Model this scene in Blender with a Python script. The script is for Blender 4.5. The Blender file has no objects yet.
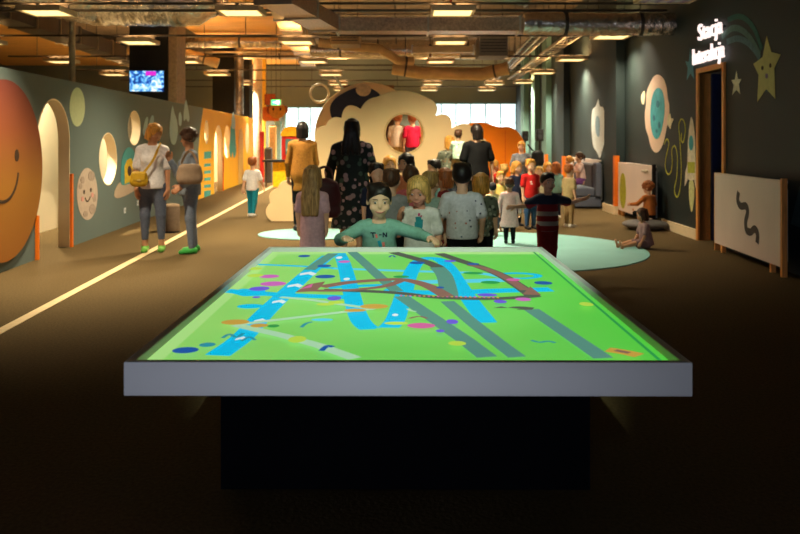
import bpy, math, random
import numpy as np
from mathutils import Vector, Matrix
from mathutils.bvhtree import BVHTree
random.seed(7)
SC = bpy.context.scene
COL = SC.collection
PI = math.pi
EYE = 1.42          # camera height, horizon sits on photo row 140
F = 800.0

# ------------------------------------------------------------------ measuring
def at(px, py, d):
    return ((px-400)*d/F, d, EYE-(py-140)*d/F)
def X(px, d): return (px-400)*d/F
def Z(py, d): return EYE-(py-140)*d/F

# ------------------------------------------------------------------ materials
def lin(c):
    out = []
    for v in c[:3]:
        v = v/255.0
        out.append(v/12.92 if v <= .04045 else ((v+.055)/1.055)**2.4)
    return tuple(out)+(1.0,)
_M = {}
def M(name, col, rough=.65, metal=0.0, var=.18, scale=18.0, bump=0.0, emit=None, es=0.0, detail=4.0, stretch=None, spec=.3):
    if name in _M: return _M[name]
    m = bpy.data.materials.new(name); m.use_nodes = True
    nt = m.node_tree; b = nt.nodes['Principled BSDF']
    b.inputs['Roughness'].default_value = rough
    b.inputs['Metallic'].default_value = metal
    b.inputs['Specular IOR Level'].default_value = spec
    tc = nt.nodes.new('ShaderNodeTexCoord'); nz = nt.nodes.new('ShaderNodeTexNoise')
    nz.inputs['Scale'].default_value = scale; nz.inputs['Detail'].default_value = detail
    if stretch:
        mp = nt.nodes.new('ShaderNodeMapping'); mp.inputs['Scale'].default_value = stretch
        nt.links.new(tc.outputs['Object'], mp.inputs['Vector']); nt.links.new(mp.outputs['Vector'], nz.inputs['Vector'])
    else:
        nt.links.new(tc.outputs['Object'], nz.inputs['Vector'])
    rp = nt.nodes.new('ShaderNodeValToRGB')
    l = lin(col)
    rp.color_ramp.elements[0].position = .3; rp.color_ramp.elements[1].position = .7
    rp.color_ramp.elements[0].color = tuple(v*(1-var) for v in l[:3])+(1,)
    rp.color_ramp.elements[1].color = tuple(min(1, v*(1+var)) for v in l[:3])+(1,)
    nt.links.new(nz.outputs['Fac'], rp.inputs['Fac'])
    nt.links.new(rp.outputs['Color'], b.inputs['Base Color'])
    if bump:
        bp = nt.nodes.new('ShaderNodeBump'); bp.inputs['Strength'].default_value = bump; bp.inputs['Distance'].default_value = .02
        nt.links.new(nz.outputs['Fac'], bp.inputs['Height']); nt.links.new(bp.outputs['Normal'], b.inputs['Normal'])
    if emit is not None:
        if emit == 'base':
            nt.links.new(rp.outputs['Color'], b.inputs['Emission Color'])
        else:
            b.inputs['Emission Color'].default_value = lin(emit)
        b.inputs['Emission Strength'].default_value = es
    _M[name] = m
    return m
def pattern_mat(name, base, spots, scale=30, size=.32, density=.75, rough=.8):
    """cloth with scattered little motifs (voronoi cells, some of them filled)"""
    if name in _M: return _M[name]
    m = M(name, base, rough=rough, var=.12, scale=40)
    nt = m.node_tree; b = nt.nodes['Principled BSDF']
    tc = [n for n in nt.nodes if n.type == 'TEX_COORD'][0]
    old = b.inputs['Base Color'].links[0].from_socket
    v = nt.nodes.new('ShaderNodeTexVoronoi'); v.inputs['Scale'].default_value = scale
    nt.links.new(tc.outputs['Object'], v.inputs['Vector'])
    lt = nt.nodes.new('ShaderNodeMath'); lt.operation = 'LESS_THAN'; lt.inputs[1].default_value = size
    nt.links.new(v.outputs['Distance'], lt.inputs[0])
    sep = nt.nodes.new('ShaderNodeSeparateColor'); nt.links.new(v.outputs['Color'], sep.inputs['Color'])
    gt = nt.nodes.new('ShaderNodeMath'); gt.operation = 'LESS_THAN'; gt.inputs[1].default_value = density
    nt.links.new(sep.outputs['Red'], gt.inputs[0])
    mu = nt.nodes.new('ShaderNodeMath'); mu.operation = 'MULTIPLY'
    nt.links.new(lt.outputs[0], mu.inputs[0]); nt.links.new(gt.outputs[0], mu.inputs[1])
    rp = nt.nodes.new('ShaderNodeValToRGB'); rp.color_ramp.interpolation = 'CONSTANT'
    while len(rp.color_ramp.elements) < len(spots): rp.color_ramp.elements.new(.5)
    for i, c in enumerate(spots):
        rp.color_ramp.elements[i].position = i/len(spots); rp.color_ramp.elements[i].color = lin(c)
    nt.links.new(sep.outputs['Green'], rp.inputs['Fac'])
    mx = nt.nodes.new('ShaderNodeMix'); mx.data_type = 'RGBA'
    nt.links.new(mu.outputs[0], mx.inputs[0]); nt.links.new(old, mx.inputs[6]); nt.links.new(rp.outputs['Color'], mx.inputs[7])
    nt.links.new(mx.outputs[2], b.inputs['Base Color'])
    return m
def band_mat(name, stops, axis='Z', lo=0.0, hi=1.0, interp='CONSTANT', rough=.8):
    """colour bands along one object axis between lo and hi"""
    if name in _M: return _M[name]
    m = M(name, (128,128,128), rough=rough)
    nt = m.node_tree; b = nt.nodes['Principled BSDF']
    tc = [n for n in nt.nodes if n.type == 'TEX_COORD'][0]
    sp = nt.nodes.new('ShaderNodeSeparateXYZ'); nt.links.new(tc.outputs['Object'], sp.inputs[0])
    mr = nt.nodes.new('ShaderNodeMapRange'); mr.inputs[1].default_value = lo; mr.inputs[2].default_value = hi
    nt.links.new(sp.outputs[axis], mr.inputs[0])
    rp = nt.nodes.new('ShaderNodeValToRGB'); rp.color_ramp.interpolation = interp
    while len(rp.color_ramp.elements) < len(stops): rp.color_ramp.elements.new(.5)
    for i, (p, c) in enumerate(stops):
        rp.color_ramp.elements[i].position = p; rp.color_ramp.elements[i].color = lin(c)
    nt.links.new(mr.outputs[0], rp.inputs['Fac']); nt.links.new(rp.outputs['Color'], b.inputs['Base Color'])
    return m

# ------------------------------------------------------------------ objects
def tag(o, label, cat, group=None, kind=None):
    if label: o['label'] = label
    if cat: o['category'] = cat
    if group: o['group'] = group
    if kind: o['kind'] = kind
    return o
def thing(name, label, cat, loc=(0,0,0), rz=0.0, group=None):
    o = bpy.data.objects.new(name, None); o.empty_display_size = .1
    COL.objects.link(o); o.location = loc; o.rotation_euler = (0,0,rz)
    return tag(o, label, cat, group)
def link(name, me, parent=None):
    o = bpy.data.objects.new(name, me); COL.objects.link(o)
    if parent is not None: o.parent = parent
    return o
def struct(name, me):
    o = link(name, me); o['kind'] = 'structure'; return o
def copy_tree(o, parent=None):
    c = o.copy(); COL.objects.link(c)
    if parent is not None: c.parent = parent
    for ch in list(o.children): copy_tree(ch, c)
    return c
def bevel(o, w=.008, seg=2):
    b = o.modifiers.new('bevel', 'BEVEL'); b.width = w; b.segments = seg; b.limit_method = 'ANGLE'; b.angle_limit = .7
    return o

class G:
    """collects faces for ONE mesh"""
    def __init__(s): s.v = []; s.f = []; s.m = []; s.sm = []
    def add(s, vs, fs, mi=0, smooth=False):
        b = len(s.v); s.v += [tuple(p) for p in vs]
        for f in fs: s.f.append(tuple(b+i for i in f)); s.m.append(mi); s.sm.append(smooth)
        return s
    def box(s, x0, x1, y0, y1, z0, z1, mi=0):
        return s.add([(x0,y0,z0),(x1,y0,z0),(x1,y1,z0),(x0,y1,z0),(x0,y0,z1),(x1,y0,z1),(x1,y1,z1),(x0,y1,z1)],
              [(0,3,2,1),(4,5,6,7),(0,1,5,4),(1,2,6,5),(2,3,7,6),(3,0,4,7)], mi)
    def prism(s, base, z0, z1, mi=0):
        n = len(base)
        return s.add([(x,y,z0) for x,y in base]+[(x,y,z1) for x,y in base],
              [tuple(range(n-1,-1,-1)), tuple(range(n,2*n))]+[(i,(i+1)%n,n+(i+1)%n,n+i) for i in range(n)], mi)
    def bar(s, a, b, w, h, mi=0, up=(0,0,1)):
        a = Vector(a); b = Vector(b); t = (b-a).normalized(); u = Vector(up)
        if abs(t.dot(u)) > .98: u = Vector((0,1,0))
        sd = t.cross(u).normalized()*w/2; uu = sd.cross(t).normalized()*h/2
        vs = [a-sd-uu, a+sd-uu, a+sd+uu, a-sd+uu, b-sd-uu, b+sd-uu, b+sd+uu, b-sd+uu]
        return s.add(vs, [(0,1,2,3),(4,7,6,5),(0,4,5,1),(1,5,6,2),(2,6,7,3),(3,7,4,0)], mi)
    def tube(s, path, r, n=16, mi=0, closed=False, cap=True, sy=1.0):
        path = [Vector(p) for p in path]; m = len(path)
        rs = r if isinstance(r, (list, tuple)) else [r]*m
        vs, fs = [], []; u = None
        for i, p in enumerate(path):
            if closed: t = path[(i+1)%m]-path[i-1]
            else: t = path[min(i+1,m-1)]-path[max(i-1,0)]
            t.normalize()
            if u is None:
                ref = Vector((0,0,1)) if abs(t.z) < .9 else Vector((0,1,0))
                u = t.cross(ref).normalized()
            else:
                u = (u-t*u.dot(t)).normalized()
            w = t.cross(u)
            for k in range(n):
                a = 2*PI*k/n; vs.append(p+u*(rs[i]*math.cos(a))+w*(rs[i]*sy*math.sin(a)))
        rng = range(m if closed else m-1)
        for i in rng:
            j = (i+1) % m
            for k in range(n): fs.append((i*n+k, i*n+(k+1)%n, j*n+(k+1)%n, j*n+k))
        s.add(vs, fs, mi, True)
        if cap and not closed:
            s.add(vs[:n], [tuple(range(n-1,-1,-1))], mi); s.add(vs[-n:], [tuple(range(n))], mi)
        return s
    def lathe(s, prof, c=(0,0,0), n=28, mi=0, smooth=True):
        vs, fs = [], []
        for r, z in prof:
            for k in range(n):
                a = 2*PI*k/n; vs.append((c[0]+r*math.cos(a), c[1]+r*math.sin(a), c[2]+z))
        for i in range(len(prof)-1):
            for k in range(n): fs.append((i*n+k, i*n+(k+1)%n, (i+1)*n+(k+1)%n, (i+1)*n+k))
        s.add(vs, fs, mi, smooth)
        s.add(vs[:n], [tuple(range(n-1,-1,-1))], mi); s.add(vs[-n:], [tuple(range(n))], mi)
        return s
    def ball(s, c, r, n=12, mi=0):
        r = r if isinstance(r, (tuple, list)) else (r,r,r)
        vs, fs = [], []
        for i in range(n//2+1):
            t = PI*i/(n//2)
            for k in range(n):
                a = 2*PI*k/n
                vs.append((c[0]+r[0]*max(1e-3,math.sin(t))*math.cos(a), c[1]+r[1]*max(1e-3,math.sin(t))*math.sin(a), c[2]-r[2]*math.cos(t)))
        for i in range(n//2):
            for k in range(n): fs.append((i*n+k, i*n+(k+1)%n, (i+1)*n+(k+1)%n, (i+1)*n+k))
        return s.add(vs, fs, mi, True)
    def mesh(s, name, mats):
        me = bpy.data.meshes.new(name); me.from_pydata(s.v, [], s.f)
        for m in (mats if isinstance(mats, (list,tuple)) else [mats]): me.materials.append(m)
        me.polygons.foreach_set('material_index', s.m); me.polygons.foreach_set('use_smooth', s.sm)
        me.update(); return me
    def build(s, name, mats, parent=None): return link(name, s.mesh(name, mats), parent)

def slab_mesh(name, loops, th, mats, frame, bev=0.0):
    """flat panel with holes: loops in panel coordinates, th thick towards the viewer side.
    frame = (origin, xdir, ydir, normal)"""
    cu = bpy.data.curves.new(name, 'CURVE'); cu.dimensions = '2D'; cu.fill_mode = 'BOTH'
    cu.extrude = th/2-bev; cu.bevel_depth = bev; cu.bevel_resolution = 1
    for lp in loops:
        sp = cu.splines.new('POLY'); sp.points.add(len(lp)-1)
        for i, p in enumerate(lp): sp.points[i].co = (p[0], p[1], 0, 1)
        sp.use_cyclic_u = True
    return _curve_mesh(name, cu, th, mats, frame)
def _curve_mesh(name, cu, th, mats, frame):
    o = bpy.data.objects.new('tmp', cu)
    me = bpy.data.meshes.new_from_object(o); me.name = name
    bpy.data.objects.remove(o); bpy.data.curves.remove(cu)
    og, xd, yd, nd = [Vector(q) for q in frame]
    me.transform(Matrix(((xd.x,yd.x,nd.x,og.x+nd.x*th/2),(xd.y,yd.y,nd.y,og.y+nd.y*th/2),(xd.z,yd.z,nd.z,og.z+nd.z*th/2),(0,0,0,1))))
    if xd.cross(yd).dot(nd) < 0: me.flip_normals()
    me.materials.clear()
    for m in (mats if isinstance(mats, (list,tuple)) else [mats]): me.materials.append(m)
    me.update(); return me
def text_mesh(name, txt, size, th, mats, frame, off=0.0):
    cu = bpy.data.curves.new(name, 'FONT'); cu.body = txt; cu.size = size; cu.extrude = th/2; cu.align_x = 'CENTER'; cu.offset = off
    return _curve_mesh(name, cu, th, mats, frame)
def ell(cx, cy, rx, ry=None, n=40, a0=0, a1=2*PI):
    ry = rx if ry is None else ry
    full = abs(a1-a0-2*PI) < 1e-6
    return [(cx+rx*math.cos(a0+(a1-a0)*i/(n if full else n-1)), cy+ry*math.sin(a0+(a1-a0)*i/(n if full else n-1))) for i in range(n)]
def smooth_loop(pts, sub=6):
    out = []; n = len(pts)
    for i in range(n):
        p0, p1, p2, p3 = [pts[(i+k-1) % n] for k in range(4)]
        for j in range(sub):
            t = j/sub
            out.append(tuple(.5*(2*p1[a]+(p2[a]-p0[a])*t+(2*p0[a]-5*p1[a]+4*p2[a]-p3[a])*t*t+(3*p1[a]-p0[a]-3*p2[a]+p3[a])*t**3) for a in (0,1)))
    return out
def smooth_path(pts, sub=6):
    out = []; n = len(pts); q = [pts[0]]+list(pts)+[pts[-1]]
    for i in range(n-1):
        p0, p1, p2, p3 = q[i:i+4]
        for j in range(sub):
            t = j/sub
            out.append(tuple(.5*(2*p1[a]+(p2[a]-p0[a])*t+(2*p0[a]-5*p1[a]+4*p2[a]-p3[a])*t*t+(3*p1[a]-p0[a]-3*p2[a]+p3[a])*t**3) for a in range(len(p1))))
    out.append(tuple(pts[-1])); return out
def ribbon(path, w):
    """outline of a band of width w along a 2-D path"""
    L, R = [], []; n = len(path)
    for i, p in enumerate(path):
        a = path[max(i-1,0)]; b = path[min(i+1,n-1)]
        dx, dy = b[0]-a[0], b[1]-a[1]; l = math.hypot(dx,dy) or 1
        ww = w[0]+(w[1]-w[0])*i/(n-1) if isinstance(w, tuple) else w
        L.append((p[0]-dy/l*ww/2, p[1]+dx/l*ww/2)); R.append((p[0]+dy/l*ww/2, p[1]-dx/l*ww/2))
    return L+R[::-1]

# ------------------------------------------------------------------ organic shapes: distance fields + surface nets
def surface_nets(d, org, h):
    ins = d < 0
    sh = d.shape; cs = tuple(n-1 for n in sh)
    cnt = np.zeros(cs, np.float32); acc = np.zeros(cs+(3,), np.float32)
    quads = []
    idx = np.full(cs, -1, np.int64)
    edges = []
    for ax in range(3):
        a = [slice(None)]*3; b = [slice(None)]*3
        a[ax] = slice(0,-1); b[ax] = slice(1,None)
        cross = np.argwhere(ins[tuple(a)] != ins[tuple(b)])
        if not len(cross): continue
        i0 = tuple(cross.T); c1 = cross.copy(); c1[:,ax] += 1
        d0 = d[i0]; d1 = d[tuple(c1.T)]
        t = d0/(d0-d1)
        p = cross.astype(np.float32); p[:,ax] += t
        o1, o2 = [k for k in range(3) if k != ax]
        for u in (0,-1):
            for v in (0,-1):
                c = cross.copy(); c[:,o1] += u; c[:,o2] += v
                ok = np.all((c >= 0) & (c < np.array(cs)), axis=1)
                ci = tuple(c[ok].T)
                np.add.at(cnt, ci, 1); np.add.at(acc, ci, p[ok])
        edges.append((ax, o1, o2, cross, ins[i0]))
    cells = np.argwhere(cnt > 0); ct = tuple(cells.T)
    idx[ct] = np.arange(len(cells))
    verts = acc[ct]/cnt[ct][:,None]*h+np.array(org, np.float32)
    for ax, o1, o2, cross, inside in edges:
        ok = np.all((cross[:,[o1,o2]] > 0) & (cross[:,[o1,o2]] < np.array(cs)[[o1,o2]]), axis=1)
        c = cross[ok]; s = inside[ok]
        def at_(u, v):
            q = c.copy(); q[:,o1] += u; q[:,o2] += v; return idx[tuple(q.T)]
        q = np.stack([at_(-1,-1), at_(0,-1), at_(0,0), at_(-1,0)], 1)
        flip = s if ax != 1 else ~s
        q[~flip] = q[~flip][:, ::-1]
        quads.append(q)
    return verts, (np.concatenate(quads) if quads else np.zeros((0,4), int))
V3 = lambda *a: np.array(a, dtype=np.float64)
def cap(a, b, r1, r2=None, k=.02, sq=1.0): return ('c', np.array(a, float), np.array(b, float), r1, r1 if r2 is None else r2, k, sq)
def elp(c, r, R=None, k=.02): return ('e', np.array(c, float), np.array(r, float), R, k)
def _pb(p):
    if p[0] == 'c':
        r = max(p[3], p[4]); return np.minimum(p[1],p[2])-r, np.maximum(p[1],p[2])+r
    r = max(p[2]) if p[3] is not None else p[2]; return p[1]-r, p[1]+r
def _ev(p, P):
    if p[0] == 'c':
        _, a, b, r1, r2, k, sq = p
        q = P-a; ba = b-a
        if sq != 1.0:
            q = q*np.array([1,1/sq,1]); ba = ba*np.array([1,1/sq,1])
        t = np.clip((q@ba)/max(ba@ba,1e-9), 0, 1)
        d = np.linalg.norm(q-t[...,None]*ba, axis=-1)-(r1+(r2-r1)*t)
        return d*(min(1,sq) if sq != 1 else 1)
    _, c, r, R, k = p
    q = P-c
    if R is not None: q = q@R
    k0 = np.linalg.norm(q/r, axis=-1); k1 = np.linalg.norm(q/(r*r), axis=-1)+1e-9
    return k0*(k0-1)/k1
def field(groups, h, pad=3):
    """groups: list of (prims, clips, joinK); clips are ('p', point, normal) or ('s', prim) to carve"""
    los, his = zip(*[_pb(p) for g in groups for p in g[0]])
    lo = np.min(los, 0)-pad*h; hi = np.max(his, 0)+pad*h
    n = np.ceil((hi-lo)/h).astype(int)+1
    ax = [lo[i]+h*np.arange(n[i]) for i in range(3)]
    tot = None
    for g in groups:
        d = np.full(tuple(n), 1.0, np.float64)
        for p in g[0]:
            a, b = _pb(p); k = p[-1] if p[0] == 'e' else p[5]
            mg = k+2.5*h
            s = [slice(max(0,int((a[i]-mg-lo[i])/h)), min(n[i], int((b[i]+mg-lo[i])/h)+2)) for i in range(3)]
            P = np.stack(np.meshgrid(ax[0][s[0]], ax[1][s[1]], ax[2][s[2]], indexing='ij'), -1)
            e = _ev(p, P); o = d[tuple(s)]
            hh = np.clip(.5+.5*(o-e)/k, 0, 1)
            d[tuple(s)] = o*(1-hh)+e*hh-k*hh*(1-hh)
        if g[1]:
            P = np.stack(np.meshgrid(*ax, indexing='ij'), -1)
            for c in g[1]:
                if c[0] == 'p': d = np.maximum(d, (P-np.array(c[1]))@np.array(c[2], float))
                else: d = np.maximum(d, -_ev(c[1], P))
        tot = d if tot is None else np.minimum(tot, d)
    return tot, lo
def organic(name, pieces, mat, parent=None):
    """pieces: list of (groups, voxel): one mesh object"""
    vs, fs, b = [], [], 0
    for groups, h in pieces:
        d, lo = field(groups, h)
        v, q = surface_nets(d, lo, h)
        vs.append(v); fs.append(q+b); b += len(v)
    v = np.concatenate(vs); q = np.concatenate(fs)
    me = bpy.data.meshes.new(name)
    me.vertices.add(len(v)); me.vertices.foreach_set('co', v.astype(np.float32).ravel())
    me.loops.add(len(q)*4); me.loops.foreach_set('vertex_index', q.ravel().astype(np.int32))
    me.polygons.add(len(q)); me.polygons.foreach_set('loop_start', np.arange(0,len(q)*4,4,dtype=np.int32))
    me.polygons.foreach_set('use_smooth', np.ones(len(q), bool))
    me.materials.append(mat); me.update(calc_edges=True); me.validate()
    o = link(name, me, parent)
    return o
# ------------------------------------------------------------------ people
SKIN = dict(fair=M('skin_fair',(222,172,140),rough=.55,var=.06,scale=8), tan=M('skin_tan',(190,135,100),rough=.55,var=.06,scale=8),
            rosy=M('skin_rosy',(214,150,120),rough=.55,var=.06,scale=8))
HAIR = dict(blonde=M('hair_blonde',(205,160,90),rough=.5,var=.55,scale=16,stretch=(5,5,.6)), sand=M('hair_sand',(165,125,75),rough=.5,var=.55,scale=16,stretch=(5,5,.6)),
            brown=M('hair_brown',(78,50,32),rough=.5,var=.55,scale=16,stretch=(5,5,.6)), dark=M('hair_dark',(28,20,17),rough=.45,var=.55,scale=16,stretch=(5,5,.6)),
            ginger=M('hair_ginger',(160,90,45),rough=.5,var=.55,scale=16,stretch=(5,5,.6)), gold=M('hair_gold',(200,140,60),rough=.5,var=.55,scale=16,stretch=(5,5,.6)))
EYE_W = M('eye_white',(225,220,212),rough=.3,var=.02); EYE_D = M('eye_iris',(40,28,20),rough=.2,var=.1)
LIP = M('lips',(170,85,80),rough=.4,var=.05)
def unit(v): v = np.array(v, float); return v/np.linalg.norm(v)
def hand_groups(W, u, n, L, side, curl=.45, spread=.10):
    """palm, four unequal bent fingers and a thumb from the palm's side; u along the hand, n out of the palm"""
    u = unit(u); n = unit(np.array(n)-u*np.dot(n,u)); s = np.cross(u, n)*side       # s points to the thumb side
    g = [cap(W-u*L*.10, W+u*L*.15, L*.17, L*.17, .008, 1)]
    kn = []
    for i, (o, ln) in enumerate([(.165,.43),(.055,.48),(-.055,.44),(-.16,.34)]):
        b = W+u*L*(.50 if i in (1,2) else .46)+s*L*o
        g.append(cap(W+u*L*.08+s*L*o*.7, b, L*.105, L*.095, .012))
        a = curl*.7; f1 = unit(u*math.cos(a)+n*math.sin(a)+s*o*spread*4); p1 = b+f1*L*ln*.5
        a2 = curl*1.9; f2 = unit(u*math.cos(a2)+n*math.sin(a2)+s*o*spread*4); p2 = p1+f2*L*ln*.5
        g.append(cap(b, p1, L*.078, L*.072, .004)); g.append(cap(p1, p2, L*.072, L*.058, .004))
    t0 = W+u*L*.14+s*L*.15; t1 = t0+unit(u*.75+s*.75+n*.25)*L*.28; t2 = t1+unit(u*1.0+s*.25+n*.35)*L*.24
    g += [cap(W+u*L*.05, t0, L*.12, L*.11, .012), cap(t0, t1, L*.10, L*.085, .008), cap(t1, t2, L*.085, L*.065, .004)]
    return [(g, [], 0)]
def rotm(yaw=0, pitch=0, roll=0):
    return np.array(Matrix.Rotation(yaw,3,'Z') @ Matrix.Rotation(pitch,3,'X') @ Matrix.Rotation(roll,3,'Y'))

def person(label, loc, rz, h, kid=True, skin='fair', hair=('short','brown'), top=('tee',None), bottom=('trousers',None), shoes=None,
           arms=None, legs=None, head=(0,0,0), pelvis=None, torso=(0,0,1), group=None, face=False, female=False, vox=None, curl=.5, palm=None,
           wide=1.0, sunk=None):
    root = thing('person', label, 'person', loc, rz, group)
    if kid: q = dict(hip=.47, kn=.25, an=.05, sh=.765, ch=.812, sw=.100, hw=.050, Hh=.188, ul=.150, fl=.130, hd=.098)
    else:   q = dict(hip=.515, kn=.285, an=.047, sh=.815, ch=.865, sw=.100 if female else .112, hw=.052, Hh=.135, ul=.172, fl=.140, hd=.100)
    v = vox or (.0085*h+.001)
    T = unit(torso); P = np.array(pelvis, float) if pelvis is not None else V3(0,0,(q['hip']+.0115)*h)
    xax = V3(1,0,0); yax = np.cross(T, xax); yax = unit(yax); B = np.stack([xax, yax, T], 1)   # torso frame
    tl = (q['sh']-q['hip'])*h; N = P+T*tl
    Hh = q['Hh']*h; HD = unit(T*.5+V3(0,0,.5)); C = N+HD*(q['ch']-q['sh'])*h-yax*.008*h       # chin level
    RH = rotm(*head)
    hp = lambda x,y,z: C+RH@(V3(x,y,z)*Hh)
    # joints
    arms = arms or [((-.16,.02,-1),(-.05,-.18,-1)), ((.16,.02,-1),(.05,-.18,-1))]
    legs = legs or [((-.02,0,-1),(0,.03,-1)), ((.02,0,-1),(0,.03,-1))]
    J = []
    for s, (ua, fa) in zip((-1,1), arms):
        S = N+xax*s*q['sw']*h*wide-T*.027*h
        E = S+unit(ua)*q['ul']*h; W = E+unit(fa)*q['fl']*h; J.append((S,E,W,unit(fa)))
    K = []
    for s, (ta, sa) in zip((-1,1), legs):
        Hj = P+xax*s*q['hw']*h-T*.01*h
        kn = Hj+unit(ta)*(q['hip']-q['kn'])*h; an = kn+unit(sa)*(q['kn']-q['an'])*h; K.append((Hj,kn,an,unit(sa)))
    rt = dict(ua=.030, el=.024, wr=.0175, th=.054, kn=.036, an=.024, nk=.036) if kid else dict(ua=.027, el=.021, wr=.0155, th=.054, kn=.034, an=.022, nk=.032 if female else .036)
    # ---- torso
    bw = wide
    def torso_p(i=0.0):
        if kid:
            rs = [(.02,.082,.068,.085),(.33,.078,.072,.10),(.68,.086,.066,.105)]
        elif female:
            rs = [(.00,.098,.072,.085),(.36,.073,.056,.09),(.70,.086,.064,.085)]
        else:
            rs = [(.00,.092,.070,.085),(.36,.084,.064,.09),(.70,.100,.068,.10)]
        g = [elp(P+T*tl*t, np.array([a*bw*h+i, b*bw*h+i, c*h+i]), B, .05*h) for t,a,b,c in rs]
        if female and not kid:
            for s in (-1,1): g.append(elp(P+T*tl*.66+xax*s*.04*h-yax*.045*h, np.array([.036*h+i]*3), B, .03*h))
        for s in (-1,1):
            S = N+xax*s*q['sw']*h*wide*.85-T*.03*h
            g.append(cap(N-T*.02*h, S, .034*h+i, .032*h+i, .04*h))
        return g
    # ---- body
    g = torso_p()+[cap(N-T*.03*h, C+HD*.02*h, rt['nk']*h*1.12, rt['nk']*h, .02*h)]
    for S,E,W,f in J:
        g += [cap(S, E, rt['ua']*h, rt['el']*h, .012*h), cap(E, W, rt['el']*h, rt['wr']*h, .008*h)]
    for Hj,kn,an,sd in K:
        calf = kn+(an-kn)*.32-yax*(-.008*h)
        g += [cap(Hj, kn, rt['th']*h, rt['kn']*h, .012*h), cap(kn, an, rt['kn']*h*.95, rt['an']*h, .01*h), cap(kn+(an-kn)*.15, kn+(an-kn)*.5, rt['kn']*h, rt['kn']*h*.85, .01*h)]
    toes = []
    for Hj,kn,an,sd in K:
        fwd = V3(0,-1,0) if abs(sd[2]) > .6 else unit(V3(0,0,1)*.9-0*sd+V3(0,0,0))
        if abs(sd[2]) <= .6: fwd = unit(V3(0,0,1)+sd*.35)
        heel = an+sd*.02*h-fwd*.018*h; toe = heel+fwd*.105*h
        if abs(sd[2]) > .6:
            zz = an[2]-.028*h; heel[2] = zz; toe[2] = zz-.006*h
        toes.append((heel, toe)); g += [cap(an, heel, rt['an']*h, .021*h, .012*h), cap(heel, toe, .021*h, .017*h, .012*h)]
    pieces = [([(g, [], 0)], v)]
    # ---- head
    hg = [elp(hp(0,.05,.60), np.array([.355,.42,.40])*Hh, RH, .05*Hh), elp(hp(0,-.10,.30), np.array([.27,.27,.30])*Hh, RH, .10*Hh),
          elp(hp(0,-.20,.12), np.array([.14,.14,.12])*Hh, RH, .08*Hh),
          cap(N-T*.01*h, hp(0,.06,.30), rt['nk']*h, rt['nk']*h, .06*Hh),
          cap(hp(0,-.36,.48), hp(0,-.40 if kid else -.43,.37), .03*Hh, (.045 if kid else .055)*Hh, .05*Hh)]
    for s in (-1,1):
        hg += [elp(hp(s*.36,.06,.44), np.array([.045,.08,.115])*Hh, RH, .03*Hh), elp(hp(s*.19,-.22,.33), np.array([.12,.12,.12])*Hh, RH, .06*Hh)]
    hg.append(elp(hp(0,-.36,.20), np.array([.10,.035,.03])*Hh, RH, .03*Hh))
    sock = [('s', elp(hp(s*.15,-.43,.50), np.array([.085,.08,.06])*Hh, RH, .02)) for s in (-1,1)]
    pieces.append(([(hg, sock, 0)], max(.0045, Hh*.032)))
    for i,(S,E,W,f) in enumerate(J):
        sgn = -1 if i == 0 else 1
        n = palm[i] if palm and palm[i] is not None else (-sgn*.85, .35, -.1)
        pieces.append((hand_groups(W, f, n, q['hd']*h, 1 if i == 0 else -1, curl if not isinstance(curl,(tuple,list)) else curl[i]), max(.004, q['hd']*h*.042)))
    body = organic('body', pieces, SKIN[skin], root)
    # ---- top
    info = dict(root=root, N=N, P=P, T=T, C=C, J=J, K=K, h=h, hp=hp, yax=yax, xax=xax, RH=RH, Hh=Hh, tl=tl)
    ts, tm = top[0], top[1]; to = top[2] if len(top) > 2 else {}
    if tm is not None:
        inf = to.get('inf', .011*h); hem = to.get('hem', -.06 if ts in ('tee','sweater') else -.9)
        hp_ = P+T*tl*hem
        tg = torso_p(inf)
        collar = ('p', N+T*.012*h, T)
        if ts in ('tunic','dress'):
            L = np.linalg.norm(hp_-P); dn = to.get('down', -T)
            wv = to.get('flare', .13)*h
            hp_ = P+unit(dn)*L
            tg.append(cap(P+T*tl*.30, hp_, .085*h*bw+inf, wv, .04*h, to.get('sq',.8)))
            clips = [('p', hp_, unit(dn)), collar]
        else:
            clips = [('p', hp_, -T), collar]
            tg.append(cap(P+T*tl*.35, hp_-T*.02*h, .079*h*bw+inf, (.086 if kid else .092)*h*bw+inf, .05*h, .82))
        sl = to.get('sleeve','short'); ag = []
        for S,E,W,f in J:
            if sl == 'none': continue
            a0 = N+ (S-N)*.6
            if sl == 'short': ag += [cap(a0, S, .034*h+inf, rt['ua']*h+inf*1.1, .02*h), cap(S, S+(E-S)*.72, rt['ua']*h+inf*1.1, rt['ua']*h+inf*1.3, .015*h)]
            else: ag += [cap(a0, S, .034*h+inf, rt['ua']*h+inf, .02*h), cap(S, E, rt['ua']*h+inf, rt['el']*h+inf, .015*h), cap(E, E+(W-E)*.93, rt['el']*h+inf, rt['wr']*h+inf*.9, .015*h)]
        groups = [(tg, clips, 0)]+([(ag, [], 0)] if ag else [])
        nm = {'tee':'shirt','sweater':'sweatshirt','tunic':'tunic','dress':'dress'}[ts]
        info['top'] = organic(nm, [(groups, v)], tm, root)
    # ---- bottom
    bs, bm = bottom[0], bottom[1]; bo = bottom[2] if len(bottom) > 2 else {}
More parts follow.
